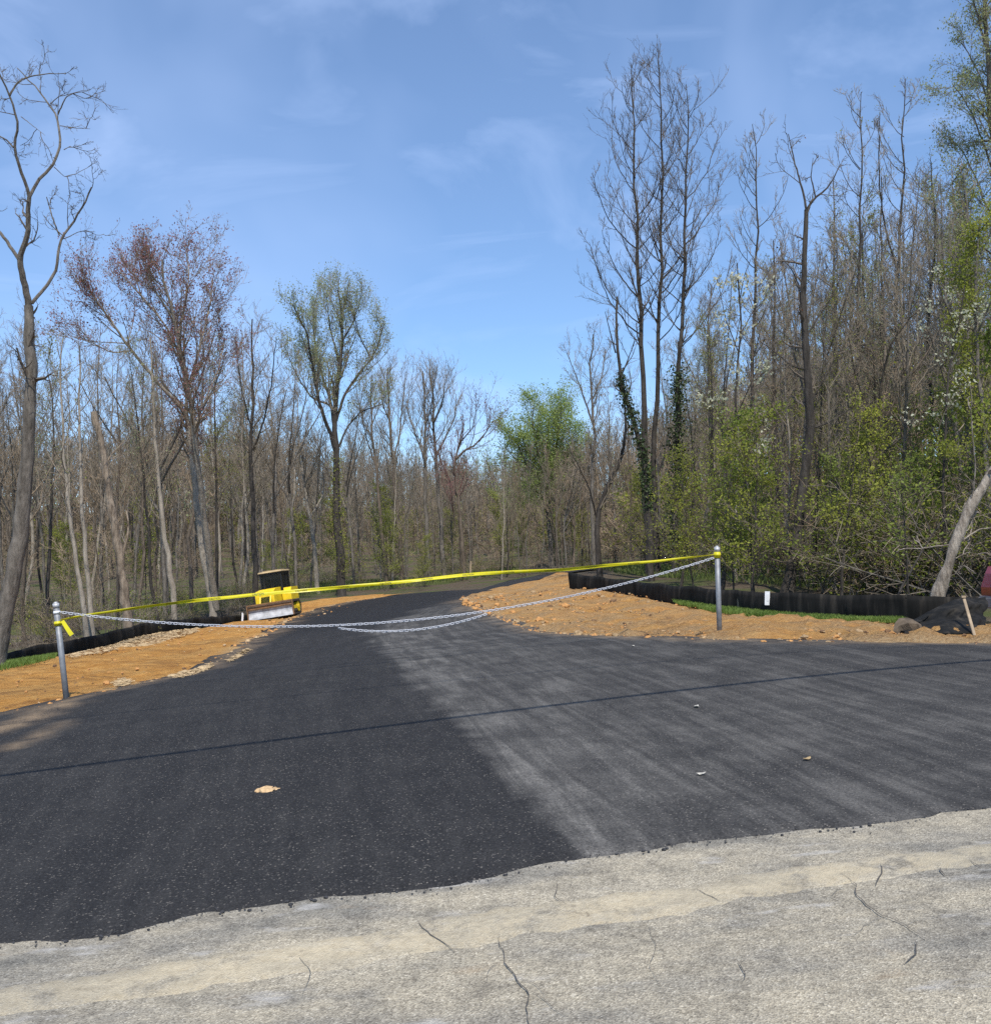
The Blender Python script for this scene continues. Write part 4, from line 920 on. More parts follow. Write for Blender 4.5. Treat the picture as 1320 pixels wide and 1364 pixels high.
# ------------------------------------------------------------------ trees
def grow(P, R, n, t0, t1, ang, L, K, up, wig, rs, rmin, rng, spread=.5, lmin=.45, tpow=0.0):
    """n children on every parent branch (P [B,K0,3], R [B,K0]); L [B] base length; tpow shortens them towards the parent's tip"""
    B, K0 = P.shape[:2]
    if B == 0: return np.zeros((0, K, 3)), np.zeros((0, K)), np.zeros(0)
    t = t0 + (t1 - t0) * (np.arange(n)[None] + rng.random((B, n))) / n
    x = t * (K0 - 1); i = np.clip(x.astype(int), 0, K0 - 2); f = (x - i)[..., None]; b = np.arange(B)[:, None]
    pos = P[b, i] * (1 - f) + P[b, i + 1] * f; tan = P[b, i + 1] - P[b, i]; tan /= np.linalg.norm(tan, axis=-1, keepdims=True) + 1e-9
    rad = R[b, i] * (1 - f[..., 0]) + R[b, i + 1] * f[..., 0]
    M = B * n; pos = pos.reshape(M, 3); tan = tan.reshape(M, 3); rad = rad.reshape(M); tf = t.reshape(M)
    v = rng.normal(size=(M, 3)); v -= (v * tan).sum(1, keepdims=True) * tan; v /= np.linalg.norm(v, axis=1, keepdims=True) + 1e-9
    a = ang * (1 + spread * rng.uniform(-1, 1, M))[:, None]
    d = np.cos(a) * tan + np.sin(a) * v
    Ls = np.repeat(np.asarray(L, float), n) * rng.uniform(lmin, 1.15, M) * (1 - tpow * (tf - t0) / max(1e-6, t1 - t0))
    out = np.empty((M, K, 3)); out[:, 0] = pos; st = (Ls / (K - 1))[:, None]
    for k in range(1, K):
        d = d + np.array([0, 0, up]) + rng.normal(size=(M, 3)) * wig; d /= np.linalg.norm(d, axis=1, keepdims=True)
        out[:, k] = out[:, k - 1] + d * st
    r0 = np.maximum(rad * rs, rmin); tp = np.linspace(1, .35, K)[None]
    return out, np.maximum(r0[:, None] * tp, rmin * .6), Ls
def curve(pts, K):
    pts = np.asarray(pts, float); s = np.concatenate([[0], np.cumsum(np.linalg.norm(np.diff(pts, axis=0), axis=1))]); q = np.linspace(0, s[-1], K)
    C = np.stack([np.interp(q, s, pts[:, i]) for i in range(3)], 1)
    for _ in range(2): C[1:-1] = (C[:-2] + 4 * C[1:-1] + C[2:]) / 6
    return C, s[-1]
def put_leaves(g, P, n, size, rng, m, jit=.12, tmin=.25):
    """n leaves along each twig"""
    B, K = P.shape[:2]
    if B == 0 or n <= 0: return
    tot = int(B * n); b = rng.integers(0, B, tot); x = rng.uniform(tmin, 1, tot) * (K - 1); i = np.clip(x.astype(int), 0, K - 2); f = (x - i)[:, None]
    g.leaves(P[b, i] * (1 - f) + P[b, i + 1] * f + rng.normal(size=(tot, 3)) * jit, size, rng, m)

# ---- trees traced one by one: trunks and main limbs as polylines (photograph pixels, unprojected at the tree's own distance)
def traced(name, label, cat, d, limbs, bk='grey', tw='grey', n1=5.0, l1=1.6, n2=5, n3=4, ang=.75, up=.10, wig=.10, leaf=None, nleaf=0, lsize=.04, rmin=.008, t0=.15, trunk_t0=.35, group=None, ivy=None, seed=0, n4=0, l2=.5, dvar=.45, base_drop=.35, jit=.12, ivy_leaf='ivy'):
    rng = np.random.default_rng(1000 + seed)
    known_px, known_Y = [], []; curves = []
    for li, (pts, w0, w1) in enumerate(limbs):
        pts = [tuple(p) for p in pts]
        if li == 0 or not known_px: Y0 = d; slope = 0.0
        else:
            K_ = np.array(known_px); k = int(np.argmin(((K_ - np.array(pts[0])) ** 2).sum(1))); Y0 = known_Y[k]; slope = rng.choice([-1, 1]) * rng.uniform(.4, 1.0) * dvar
            if ((K_[k] - np.array(pts[0])) ** 2).sum() > 900 : slope = 0.0; Y0 = d + rng.uniform(-.3, .3)
        run = 0; Q = []
        for j, p in enumerate(pts):
            if j: run += math.dist(p, pts[j - 1]) * d / F
            Y = Y0 + slope * run; Q.append(unproj(p[0], p[1], Y)); known_px.append(p); known_Y.append(Y)
            if j < len(pts) - 1:
                q = pts[j + 1]; known_px.append(((p[0] + q[0]) / 2, (p[1] + q[1]) / 2)); known_Y.append(Y + slope * .5 * math.dist(p, q) * d / F)
        C, L = curve(Q, 18)
        C[1:-1] += rng.normal(size=(16, 3)) * .012 * L * .2
        wk = (.76 if li == 0 else .60) if d < 24 else (1.0 if li == 0 else .72)
        if li == 0 and d > 40: wk = .82
        curves.append((C, wk * np.linspace(w0 * d / F / 2, w1 * d / F / 2, 18), L))
    C0, R0, L0 = curves[0]
    base = C0[0].copy(); gz = h1(base[0], base[1])
    root = empty(name, (base[0], base[1], min(gz, base[2]) if base[2] < gz + 1.5 else gz), label, cat, group); o = np.array(root.location)
    # the foot goes down into the earth with a little flare
    if base[2] > gz - .05:
        ex = np.array([C0[0] * 1.0]); ex[0, 2] = gz - base_drop; C0 = np.concatenate([ex, C0]); R0 = np.concatenate([[R0[0] * 1.35], R0])
    if bk in ('snag', 'dead') or d < 34:
        am = 1.0 if bk in ('snag', 'dead') else .4
        C0, L_ = curve(C0, 60); R0 = np.interp(np.linspace(0, 1, 60), np.linspace(0, 1, len(R0)), R0); u_ = np.linspace(0, L_, 60)
        R0 = R0 * (1 + am * .30 * fbm(u_, u_ * 0, 1.6, seed, 4)) * (1 + .55 * np.exp(-u_ / .45)); C0 = C0 + am * .45 * R0[:, None] * np.stack([fbm(u_, u_ * 0, 1.1, seed + 3), 0 * u_, fbm(u_, u_ * 0, 1.1, seed + 5)], 1)
    gt = Geo(); gt.tubes(C0[None] - o, R0[None], 14)
    gc = Geo(); T3 = []
    for ci, (C, R, L) in enumerate(curves):
        if ci > 0 and not (limbs[ci][1] > .55 * limbs[0][1]): gc.tubes(C[None] - o, R[None], 7, 0)
        elif ci > 0: gt.tubes(C[None] - o, R[None], 10)
        n = max(2, int(round(n1 * L * (1 - trunk_t0 if ci == 0 else .8) / 2.2)))
        if n1 <= 0: continue
        P1, R1, Ls1 = grow(C[None], R[None], n, trunk_t0 if ci == 0 else (max(t0, .52) if limbs[ci][1] > .55 * limbs[0][1] and len(limbs[ci][0]) > 7 else t0), .99, ang, [l1], 7, up, wig, .45, rmin * 1.7, rng, tpow=.45)
        T3.append((P1, R1, Ls1))
    if T3:
        P1 = np.concatenate([x[0] for x in T3]); R1 = np.concatenate([x[1] for x in T3]); L1 = np.concatenate([x[2] for x in T3])
        gc.tubes(P1 - o, R1, 4, 1)
        P2, R2, L2 = grow(P1, R1, n2, .15, .98, .7, L1 * l2, 5, up * 1.2, wig * 1.2, .6, rmin, rng); gc.tubes(P2 - o, R2, 3, 1)
        P3, R3, L3 = grow(P2, R2, n3, .15, .98, .65, L2 * .55, 4, up, wig * 1.2, .7, rmin * .75, rng); gc.tubes(P3 - o, R3, 3, 1)
        last = P3
        if n4: P4, R4, L4 = grow(P3, R3, n4, .2, .98, .65, L3 * .6, 3, up, wig, .7, rmin * .65, rng); gc.tubes(P4 - o, R4, 3, 1); last = P4
        if leaf: put_leaves(gc, last - o, nleaf, lsize, rng, 2, jit)
    link('trunk', gt.mesh('trunk', [BARK[bk]]), root)
    if gc.n: link('crown', gc.mesh('crown', [BARK[bk], TWIG[tw], LEAF[leaf or 'olive']], False), root)
    if ivy:
        gi = Geo()
        for ci, a, b, n, rad in ivy:
            C, R, L = curves[ci]; x = rng.uniform(a, b, n) * 17; i = np.clip(x.astype(int), 0, 16); f = (x - i)[:, None]; ctr = C[i] * (1 - f) + C[i + 1] * f; rr_ = R[i]
            th = rng.uniform(0, 6.28, n); rr_ = rr_ + np.abs(rng.normal(size=n)) * rad; ctr = ctr + np.stack([np.cos(th) * rr_, np.sin(th) * rr_, rng.normal(size=n) * .15], 1); gi.leaves(ctr - o, .048, rng, 0, .8)
        link('ivy', gi.mesh('ivy', [LEAF[ivy_leaf]], False), root)
    return root

# left of the drive
traced('bare_tree', 'tall crooked bare tree with forked limbs at the left edge behind the fence', 'tree', 23, [
 ([(-6,880),(-1,850),(11,795),(25,725),(34,650),(40,560),(41,480),(38,407)], 31, 16),
 ([(38,407),(33,378),(25,345),(33,325),(38,308),(37,285),(39,262)], 15, 9),
 ([(42,404),(56,388),(67,373),(77,352),(79,330),(82,314),(100,293),(111,272),(122,249)], 8, 3.5),
 ([(25,345),(12,326),(0,309),(-25,285),(-60,262)], 8, 4),
 ([(39,262),(31,236),(18,196),(25,161),(13,128),(0,98),(-14,70)], 7.5, 2.5),
 ([(39,262),(52,237),(70,222),(81,196),(77,155),(59,128),(40,108),(23,90)], 7.5, 2),
 ([(79,313),(70,290),(62,262)], 4, 2), ([(83,318),(92,315),(103,309),(117,306)], 2.5, 1), ([(18,196),(9,186),(-6,178)], 4, 2.5),
 ([(13,126),(26,106),(45,100),(60,98),(88,97)], 4.5, 1.2), ([(77,152),(88,128),(100,123),(116,121)], 3.5, 1), ([(67,138),(78,128),(90,122)], 2.5, 1),
 ([(80,167),(100,170),(120,171)], 2, .8), ([(72,222),(86,235),(96,234)], 2, .8), ([(28,155),(45,168),(60,180)], 1.8, .7), ([(85,199),(94,194)], 2.2, 1)],
 'grey', 'dark', n1=4.0, l1=1.05, n2=4, n3=4, ang=.9, up=.03, wig=.22, rmin=.006, trunk_t0=.72, t0=.5, seed=1, n4=1, dvar=.35)
traced('maple_tree', 'tall two stemmed maple with dull red buds left of the bulldozer', 'tree', 46, [
 ([(284,812),(277,770),(268,720),(262,665),(256,610),(250,560)], 12, 8),
 ([(288,812),(283,770),(277,720),(267,640),(258,570),(250,520),(240,455),(228,420),(220,390),(216,345)], 13, 3),
 ([(250,560),(238,535),(228,530),(205,502),(175,467),(150,430),(125,395),(108,370)], 8, 2.2), ([(250,560),(246,500),(232,450),(207,415),(185,390),(160,362)], 6, 2),
 ([(250,520),(262,480),(272,440),(280,400),(283,372)], 5.5, 2), ([(238,450),(247,400),(252,360),(248,335)], 4, 1.6), ([(258,570),(275,530),(292,490),(300,450)], 4, 1.6), ([(228,420),(205,385),(190,350)], 4, 1.5), ([(207,415),(190,400),(175,350)], 3, 1.2),([(175,467),(150,470),(120,455),(100,450)],3,1.2)],
 'pale', 'brown', n1=6.5, l1=2.9, n2=7, n3=4, ang=.60, up=.10, rmin=.0085, leaf='red', nleaf=1.9, lsize=.045, trunk_t0=.7, t0=.3, seed=2, n4=2)
traced('dead_tree', 'broken topped pale snag with one stub limb behind the left fence', 'dead tree', 33, [
 ([(172,835),(166,790),(160,745),(154,700),(147,672),(143,640),(139,610),(135,590),(130,566),(125,548)], 12, 7.5), ([(141,618),(150,603),(158,596),(166,586)], 4, 1.5), ([(163,742),(170,715),(171,695),(168,680)], 5, 2), ([(157,720),(145,690),(138,672)],3.5,1.2)],
 'snag', 'pale', n1=1.0, l1=.8, n2=3, n3=2, trunk_t0=.6, seed=3)
PAIRL = 'pale slim trunks behind the left fence'
traced('slender_tree', 'pale slim straight trunk behind the left fence, left one of a close pair', 'tree', 30, [([(116,850),(110,800),(101,740),(93,690),(88,640),(84,590),(83,540),(80,490),(84,450)], 7, 1.5), ([(93,690),(84,660),(70,640)], 2.5, 1)], 'pale', 'grey', n1=5, l1=1.7, n2=4, n3=3, trunk_t0=.5, seed=4, leaf='olive', nleaf=.3)
traced('slender_tree', 'pale slim leaning trunk behind the left fence, right one of a close pair', 'tree', 31, [([(124,850),(120,800),(116,750),(111,700),(108,650),(107,600),(104,550),(108,500),(106,460)], 7, 1.5)], 'pale', 'grey', n1=5, l1=1.7, n2=4, n3=3, trunk_t0=.5, seed=5)
traced('slender_tree', 'thin pale bare tree standing just left of the red budded maple', 'tree', 38, [([(233,830),(229,780),(223,735),(217,700),(211,640),(207,590),(204,520),(200,450)], 8, 2)], 'pale', 'grey', n1=3.5, l1=1.5, n2=5, n3=4, trunk_t0=.4, seed=6)
traced('slender_tree', 'dark slim tree on the right of the maple and behind the bulldozer', 'tree', 50, [([(342,800),(340,740),(336,680),(334,600),(337,540),(335,480),(336,425)], 10, 2), ([(337,600),(352,560),(362,510),(368,450)], 4, 1.4), ([(335,570),(322,520),(315,470)], 3, 1.2)], 'dark', 'grey', n1=5, l1=2.8, n2=7, n3=4, trunk_t0=.45, seed=7, n4=2)
traced('tulip_tree', 'tall spreading tree hazed with pale green leaves right of the bulldozer', 'tree', 64, [
 ([(455,790),(453,740),(450,690),(448,640),(447,585),(447,530),(453,485),(459,449),(456,415),(450,386)], 15, 2.5),
 ([(447,600),(441,578),(429,548),(419,506),(411,449),(400,425),(390,405)], 8, 2), ([(446,580),(441,533),(425,490),(418,450),(417,405)], 6, 1.8), ([(448,560),(459,524),(475,500),(495,479),(505,455),(512,430)], 6, 1.6),
 ([(449,600),(462,570),(480,548),(510,538)], 4.5, 1.4), ([(459,449),(470,430),(478,405)], 3.5, 1.3), ([(440,540),(415,530),(395,500),(383,470)], 4, 1.4), ([(453,485),(440,440),(435,395)], 4, 1.4), ([(495,479),(480,450),(470,415)],3,1.2)],
 'dark', 'grey', n1=5.5, l1=3.2, n2=7, n3=4, ang=.50, up=.17, rmin=.009, leaf='pale', nleaf=2.6, lsize=.055, trunk_t0=.55, t0=.25, seed=8, n4=2, ivy=[(0, .05, .45, 1000, .25)], ivy_leaf='olive', jit=.18)
FAR = [
 ('slender_tree', 'straight bare tree with narrow crown just right of the pale green tulip tree', 78, [([(535,772),(532,720),(527,650),(524,615),(521,566),(515,518),(517,490)], 8, 1.8), ([(524,615),(532,580),(536,540),(540,505)], 3.5, 1.2), ([(521,566),(510,540),(507,505)], 3, 1.1)], 'brown', 'grey', None),
 ('slender_tree', 'slim brownish bare tree close behind the right side of the tulip tree', 76, [([(514,775),(509,710),(503,640),(497,590),(493,540),(495,500)], 7, 1.6), ([(500,620),(487,580),(480,540)], 3, 1)], 'brown', 'grey', None),
 ('bare_tree', 'tall grey bare tree with a broad brush of fine twigs, left one of two', 78, [([(571,774),(569,720),(567,660),(566,600),(566,542),(563,494)], 8.5, 1.8), ([(566,610),(552,575),(542,545),(545,520)], 4, 1.2), ([(566,570),(575,540),(578,505)], 3.5, 1.2)], 'grey', 'grey', None),
 ('bare_tree', 'tall grey bare tree with a broad brush of fine twigs, right one of two', 79, [([(592,776),(589,720),(584,660),(580,610),(577,566),(578,520),(572,490)], 8.5, 1.8), ([(580,610),(595,580),(606,555),(608,525)], 4, 1.2), ([(577,566),(590,535),(593,505)], 3.5, 1.2)], 'grey', 'grey', None),
 ('maple_tree', 'small forked maple with reddish twigs at the far bend of the driveway', 77, [([(619,774),(615,720),(611,665),(606,638),(606,611),(612,590),(618,565)], 8, 1.8), ([(607,612),(618,600),(632,594),(648,575),(657,560)], 4.5, 1.2), ([(611,665),(598,640),(588,615),(583,600)], 3.5, 1.2), ([(612,590),(630,570),(634,548)], 3, 1), ([(606,700),(603,670),(600,650)], 3, 1.5)], 'brown', 'red', 'red'),
 ('slender_tree', 'slim bare tree rising just left of the tulip tree trunk', 70, [([(424,792),(420,740),(413,690),(404,640),(402,600),(408,572)], 8, 2), ([(404,650),(418,620),(428,600)], 3, 1.2), ([(413,690),(430,660),(432,640)], 4, 2)], 'pale', 'grey', None)]
for k, (nm, lab, d, lim, bk, tw, lf) in enumerate(FAR):
    traced(nm, lab, 'tree', d, lim, bk, tw, n1=4.6, l1=3.6, n2=7, n3=4, ang=.55, up=.17, rmin=.010, leaf=lf, nleaf=.35, lsize=.06, trunk_t0=.5, t0=.2, seed=20 + k, n4=2)
traced('young_tree', 'round crowned tree in fresh green leaf beyond the end of the dirt bank', 'tree', 86, [
 ([(736,760),(733,720),(730,680),(729,640),(729,600),(731,553)], 9, 2), ([(731,690),(718,648),(702,619),(690,595),(682,575)], 4.5, 1.3), ([(731,700),(742,650),(756,612),(762,580)], 4.5, 1.3), ([(729,640),(716,600),(708,560),(712,540)], 4, 1.2), ([(729,630),(742,590),(748,555),(745,535)], 4, 1.2), ([(702,619),(685,610),(672,595)], 3, 1), ([(718,700),(702,675),(695,668)], 2.5, 1)],
 'grey', 'grey', n1=8, l1=4.2, n2=7, n3=4, ang=.85, up=.07, rmin=.006, leaf='fresh', nleaf=5.5, lsize=.070, trunk_t0=.46, t0=.1, seed=30, n4=2, jit=.22)

# right of the drive
TRI = [
 ('tall bare straight poplar, left one of three standing close behind the right fence', 37, [([(867,800),(864,743),(861,637),(857,540),(853,400),(850,330),(847,240),(843,140),(841,84)], 10.5, .9)], 51),
 ('tall bare straight poplar, middle and tallest of three behind the right fence', 37.6, [([(877,800),(875,743),(873,664),(874,560),(879,480),(882,363),(883,205),(880,130),(876,58)], 9, .9)], 52),
 ('tall bare straight poplar, right one of three behind the right fence, trunk clad in ivy', 36.4, [([(897,800),(899,760),(901,690),(903,600),(906,505),(904,480),(912,346),(916,234),(915,170),(914,112)], 9.5, .9)], 53)]
def sweep(tr, t, dirpx, L):  # an ascending limb from a leader at pixel (x, y)
    x, y = t; out = []
    q = random.Random(int(x * 7 + y * 13)); L = L * q.uniform(.75, 1.35); e = q.uniform(1.15, 1.5); a = q.uniform(.35, .65); hx = q.uniform(.5, .85)
    for k in range(7):
        f = k / 6; out.append((x + dirpx * L * hx * (1 - (1 - f) ** e) + q.uniform(-1, 1) * L * .025, y - L * (a * f + (1.35 - a) * f ** 1.6)))
    return out
def leader(lim, n, Lmax, seed, t0=.42):
    q = random.Random(seed); P = np.array(lim[0][0], float); s = np.concatenate([[0], np.cumsum(np.linalg.norm(np.diff(P, axis=0), axis=1))]); out = list(lim)
    for k in range(n):
        t = t0 + (.97 - t0) * (k + q.random()) / n; x, y = np.interp(t * s[-1], s, P[:, 0]), np.interp(t * s[-1], s, P[:, 1]); f = (t - t0) / (1 - t0)
        L = Lmax * (1 - .78 * f) * q.uniform(.7, 1.15); out.append((sweep(None, (x, y), 1 if (k + q.randint(0, 1)) % 2 else -1, L), 1.1 + 1.2 * L / 70, .6))
    return out
limb_sets = [[(851,445,-1,80),(850,430,1,60),(850,395,-1,78),(849,360,1,62),(848,330,-1,70),(848,300,-1,52),(847,290,1,55),(847,255,-1,50),(846,225,1,38),(845,200,-1,36),(844,170,1,24),(844,150,-1,22)],
             [(878,455,1,60),(879,430,-1,66),(881,390,1,66),(882,350,-1,54),(882,310,1,56),(883,270,-1,46),(883,235,1,42),(882,200,-1,38),(882,160,1,30),(880,130,-1,24)],
             [(905,460,1,66),(906,440,-1,50),(910,390,1,72),(911,350,-1,54),(913,325,1,70),(914,290,-1,44),(915,265,1,56),(916,230,-1,34),(916,205,1,38),(915,170,-1,24),(915,160,1,26)]]
for (lab, d, lim, sd), ls in zip(TRI, limb_sets):
    lim = lim + [(sweep(None, (x, y), s, L), 2.1 * (L / 70) + .5, .7) for x, y, s, L in ls]; lim = leader(lim, 12, 70, sd, .46)
    traced('poplar_tree', lab, 'tree', d, lim, 'dark', 'dark', n1=4.2, l1=1.5, n2=5, n3=4, ang=.55, up=.13, wig=.07, rmin=.0065, trunk_t0=.45, t0=.2, seed=sd, n4=1, dvar=.8, ivy=[(0, .10, .45, 2600, .20)] if sd == 53 else None)
traced('bare_tree', 'leaning dark bare tree wrapped in ivy left of the three poplars', 'tree', 35, [
 ([(868,800),(866,720),(862,640),(855,590),(838,548),(826,505),(820,453),(819,426),(822,395)], 10, 2.5), ([(820,470),(812,440),(806,415)], 3, 1), ([(826,505),(840,470),(846,450)], 3, 1)],
 'dark', 'dark', n1=3, l1=1.3, n2=5, n3=3, trunk_t0=.6, seed=54, ivy=[(0, .30, .75, 1800, .10)], wig=.16)
traced('bare_tree', 'dark bent sapling bowing right before the ivy clad tree', 'tree', 40, [([(800,790),(797,743),(795,690),(806,650),(827,616),(835,569),(831,530)], 9, 2.2), ([(795,690),(785,650),(770,620),(760,600)], 3.5, 1.2)], 'dark', 'grey', n1=4, l1=1.4, n2=5, n3=4, trunk_t0=.4, seed=55)
traced('bare_tree', 'grey bare tree with an open crown beside the fresh green tree', 'tree', 62, [([(792,775),(790,700),(788,640),(794,590),(788,535),(786,480),(790,445)], 8, 1.8), ([(788,560),(778,530),(765,495),(755,470)], 3.5, 1.2), ([(788,535),(802,500),(806,465)], 3, 1.2)], 'grey', 'grey', n1=4.5, l1=2.8, n2=7, n3=4, trunk_t0=.45, seed=56, n4=2, leaf='rust', nleaf=.12)
traced('slender_tree', 'straight bare spire right of the three poplars', 'tree', 39, leader([([(975,790),(985,740),(993,650),(998,550),(1004,450),(1008,400),(1009,300),(1008,205),(1002,165)], 8, .8)], 18, 72, 6), 'dark', 'grey', n1=3.6, l1=1.2, n2=6, n3=4, ang=.5, up=.14, rmin=.0065, trunk_t0=.42, seed=57, n4=1)
traced('bare_tree', 'dark knotty tree with a forked top standing close behind the white fence tag', 'tree', 27, [
 ([(1048,800),(1052,770),(1060,715),(1066,685),(1074,630),(1079,570),(1077,512),(1071,453),(1069,400),(1074,330),(1074,279)], 15, 6), ([(1074,279),(1068,249),(1058,215),(1054,195),(1050,178)], 4.5, 1.5), ([(1074,279),(1086,262),(1098,255),(1110,238),(1119,218)], 5, 1.5),
 ([(1080,571),(1092,567),(1104,562),(1122,552),(1140,538)], 5, 2), ([(1072,491),(1060,490),(1047,481),(1025,463),(1012,455)], 4, 1.5), ([(1071,453),(1085,430),(1105,400),(1120,370)], 4, 1.4), ([(1078,540),(1095,510),(1110,480),(1125,460)], 3.5, 1.2), ([(1069,390),(1055,360),(1040,340)], 3, 1.2), ([(1086,262),(1080,235),(1083,210)], 3, 1)],
 'dark', 'dark', n1=3.6, l1=1.1, n2=5, n3=4, ang=.85, up=.05, wig=.17, trunk_t0=.45, t0=.2, seed=58, n4=1, leaf='rust', nleaf=.03)
traced('slender_tree', 'tall slim dark trunk with a feathery top right of the knotty tree', 'tree', 34, leader([([(1135,800),(1138,700),(1140,600),(1141,500),(1143,400),(1146,264),(1146,180),(1147,122)], 8.5, .8)], 18, 70, 5), 'dark', 'grey', n1=3.6, l1=1.1, n2=6, n3=4, ang=.5, up=.14, rmin=.0065, trunk_t0=.4, n4=1, seed=59, leaf='olive', nleaf=.05)
traced('slender_tree', 'tall bare twin topped tree near the leafy tree at the right', 'tree', 36, leader([([(1186,800),(1190,700),(1193,560),(1195,430),(1197,322),(1203,235),(1205,170),(1206,104)], 9, .8), ([(1196,360),(1180,310),(1172,250),(1170,190),(1172,150)], 4, 1.2)], 16, 66, 7), 'dark', 'grey', n1=3.6, l1=1.1, n2=6, n3=4, ang=.5, up=.14, rmin=.0065, trunk_t0=.4, n4=1, seed=60, leaf='pale', nleaf=.08)
traced('bare_tree', 'broad forked tree whose dark limbs fan up behind the right fence', 'tree', 29, [
 ([(1146,800),(1150,740),(1156,680),(1160,630),(1162,590)], 13, 10), ([(1162,590),(1170,540),(1178,490),(1187,455),(1210,425),(1232,405)], 7, 2), ([(1162,590),(1152,540),(1140,500),(1130,450)], 5, 1.8), ([(1164,585),(1185,545),(1210,505),(1235,470),(1250,440)], 5, 1.6), ([(1178,490),(1180,440),(1176,395),(1180,350)], 4, 1.4), ([(1160,640),(1140,605),(1128,590)], 3, 1.2)],
 'brown', 'dark', n1=4, l1=1.3, n2=5, n3=4, trunk_t0=.75, t0=.2, seed=61, leaf='olive', nleaf=.16, lsize=.05)
traced('leafy_tree', 'tall tree in pale new leaf filling the upper right corner', 'tree', 33, [
 ([(1392,830),(1385,700),(1370,520),(1350,360),(1330,230),(1318,120),(1310,20),(1305,-60)], 17, 4), ([(1350,360),(1325,300),(1290,215),(1275,190),(1262,190)], 6, 1.5), ([(1335,260),(1315,205),(1295,150),(1268,110)], 5, 1.3), ([(1320,150),(1305,100),(1285,60),(1270,50)], 4.5, 1.3), ([(1312,60),(1300,10),(1285,-30)], 4, 1.3), ([(1330,230),(1360,150),(1385,80),(1400,10)], 6, 2), ([(1350,360),(1310,330),(1280,310),(1255,318)], 4.5, 1.3), ([(1318,120),(1335,60),(1340,-10)], 4, 1.3), ([(1355,400),(1325,380),(1295,378)], 4, 1.4), ([(1290,215),(1270,240),(1255,270)], 3, 1)],
 'grey', 'grey', n1=8, l1=1.6, n2=7, n3=4, ang=.75, up=.05, rmin=.007, leaf='pale', nleaf=6.0, lsize=.038, trunk_t0=.4, t0=.15, seed=62, n4=1, jit=.12)
traced('leafy_tree', 'yellow green young tree crowding the right edge above the dead log', 'tree', 25, [
 ([(1335,800),(1322,700),(1310,600),(1305,500),(1298,420),(1300,350),(1306,290)], 9, 2), ([(1310,600),(1285,540),(1272,500),(1268,490)], 4, 1.2), ([(1305,500),(1280,440),(1262,400),(1248,375)], 4, 1.2), ([(1300,450),(1325,390),(1340,340)], 4, 1.2), ([(1298,420),(1282,370),(1272,335)], 3.5, 1.2), ([(1308,560),(1335,510),(1350,470)], 4, 1.2), ([(1312,640),(1285,600),(1262,590)], 3.2, 1), ([(1300,350),(1320,310),(1325,275)], 3, 1)],
 'grey', 'dark', n1=5.5, l1=1.0, n2=6, n3=4, ang=.85, up=.04, rmin=.006, leaf='olive', nleaf=8.0, lsize=.036, trunk_t0=.35, t0=.15, seed=63, jit=.10)
def blossom(lab, d, lim, sd, nl=1.1, ls=.04):
    return traced('dogwood_tree', lab, 'dogwood', d, lim, 'dark', 'dark', n1=4, l1=.8, n2=5, n3=4, ang=.9, up=.03, rmin=.006, leaf='cream', nleaf=nl, lsize=ls, trunk_t0=.55, t0=.25, seed=sd, jit=.09)
blossom('small dogwood dotted with cream blossom right of the three poplars', 27.5, [([(960,800),(966,740),(972,660),(976,590),(982,520),(985,450),(985,390),(982,350)], 6, 1.5), ([(976,590),(950,540),(938,520)], 2.5, 1), ([(978,560),(1005,500),(1022,470)], 2.5, 1), ([(984,470),(965,420),(958,380)], 2.2, 1), ([(984,450),(1005,410),(1015,380)], 2.2, 1), ([(974,640),(1010,590),(1035,565)], 2.5, 1), ([(985,400),(992,365),(1000,345)],2,1)], 71, 1.9, .055)
blossom('leafy dogwood with greenish cream blossom beside the yellow green tree', 24.5, [([(1262,800),(1258,720),(1256,620),(1262,520),(1275,440),(1285,380)], 5, 1.5), ([(1262,520),(1240,450),(1225,420)], 2.2, 1), ([(1268,480),(1295,430),(1310,390)], 2.2, 1), ([(1258,600),(1235,560),(1220,540)], 2, 1), ([(1275,440),(1255,395),(1248,365)], 2, 1)], 72, 1.5, .045)
traced('dead_tree', 'pale dead leaning log with peeling bark above the right fence', 'dead tree', 19.2, [
 ([(1250,800),(1253,775),(1262,752),(1270,728),(1280,700),(1296,668),(1310,645),(1330,622),(1362,585),(1400,545)], 22, 17), ([(1268,725),(1245,728),(1222,731),(1206,730),(1194,735)], 3.2, 1.4), ([(1268,725),(1285,718),(1303,705),(1318,703),(1340,706)], 3.4, 3), ([(1292,672),(1297,655),(1299,620),(1293,560),(1296,520),(1284,497),(1272,492)], 3.6, 1.2), ([(1275,712),(1290,706),(1296,690),(1299,672)], 2.4, 1.2), ([(1262,750),(1276,742),(1290,735),(1308,740)], 2, .8), ([(1258,770),(1272,765),(1284,752),(1290,760)], 2, .8)],
 'dead', 'pale', n1=1.2, l1=.45, n2=3, n3=2, trunk_t0=.3, t0=.3, seed=64, ang=1.0, up=0, wig=.25)
traced('dead_tree', 'thin dark dead pole leaning left of the pale dead log', 'dead tree', 20, [([(1195,795),(1208,770),(1222,745),(1240,715),(1262,685)], 4.5, 2)], 'dark', 'dark', n1=.8, l1=.4, n2=2, n3=2, trunk_t0=.3, seed=65)
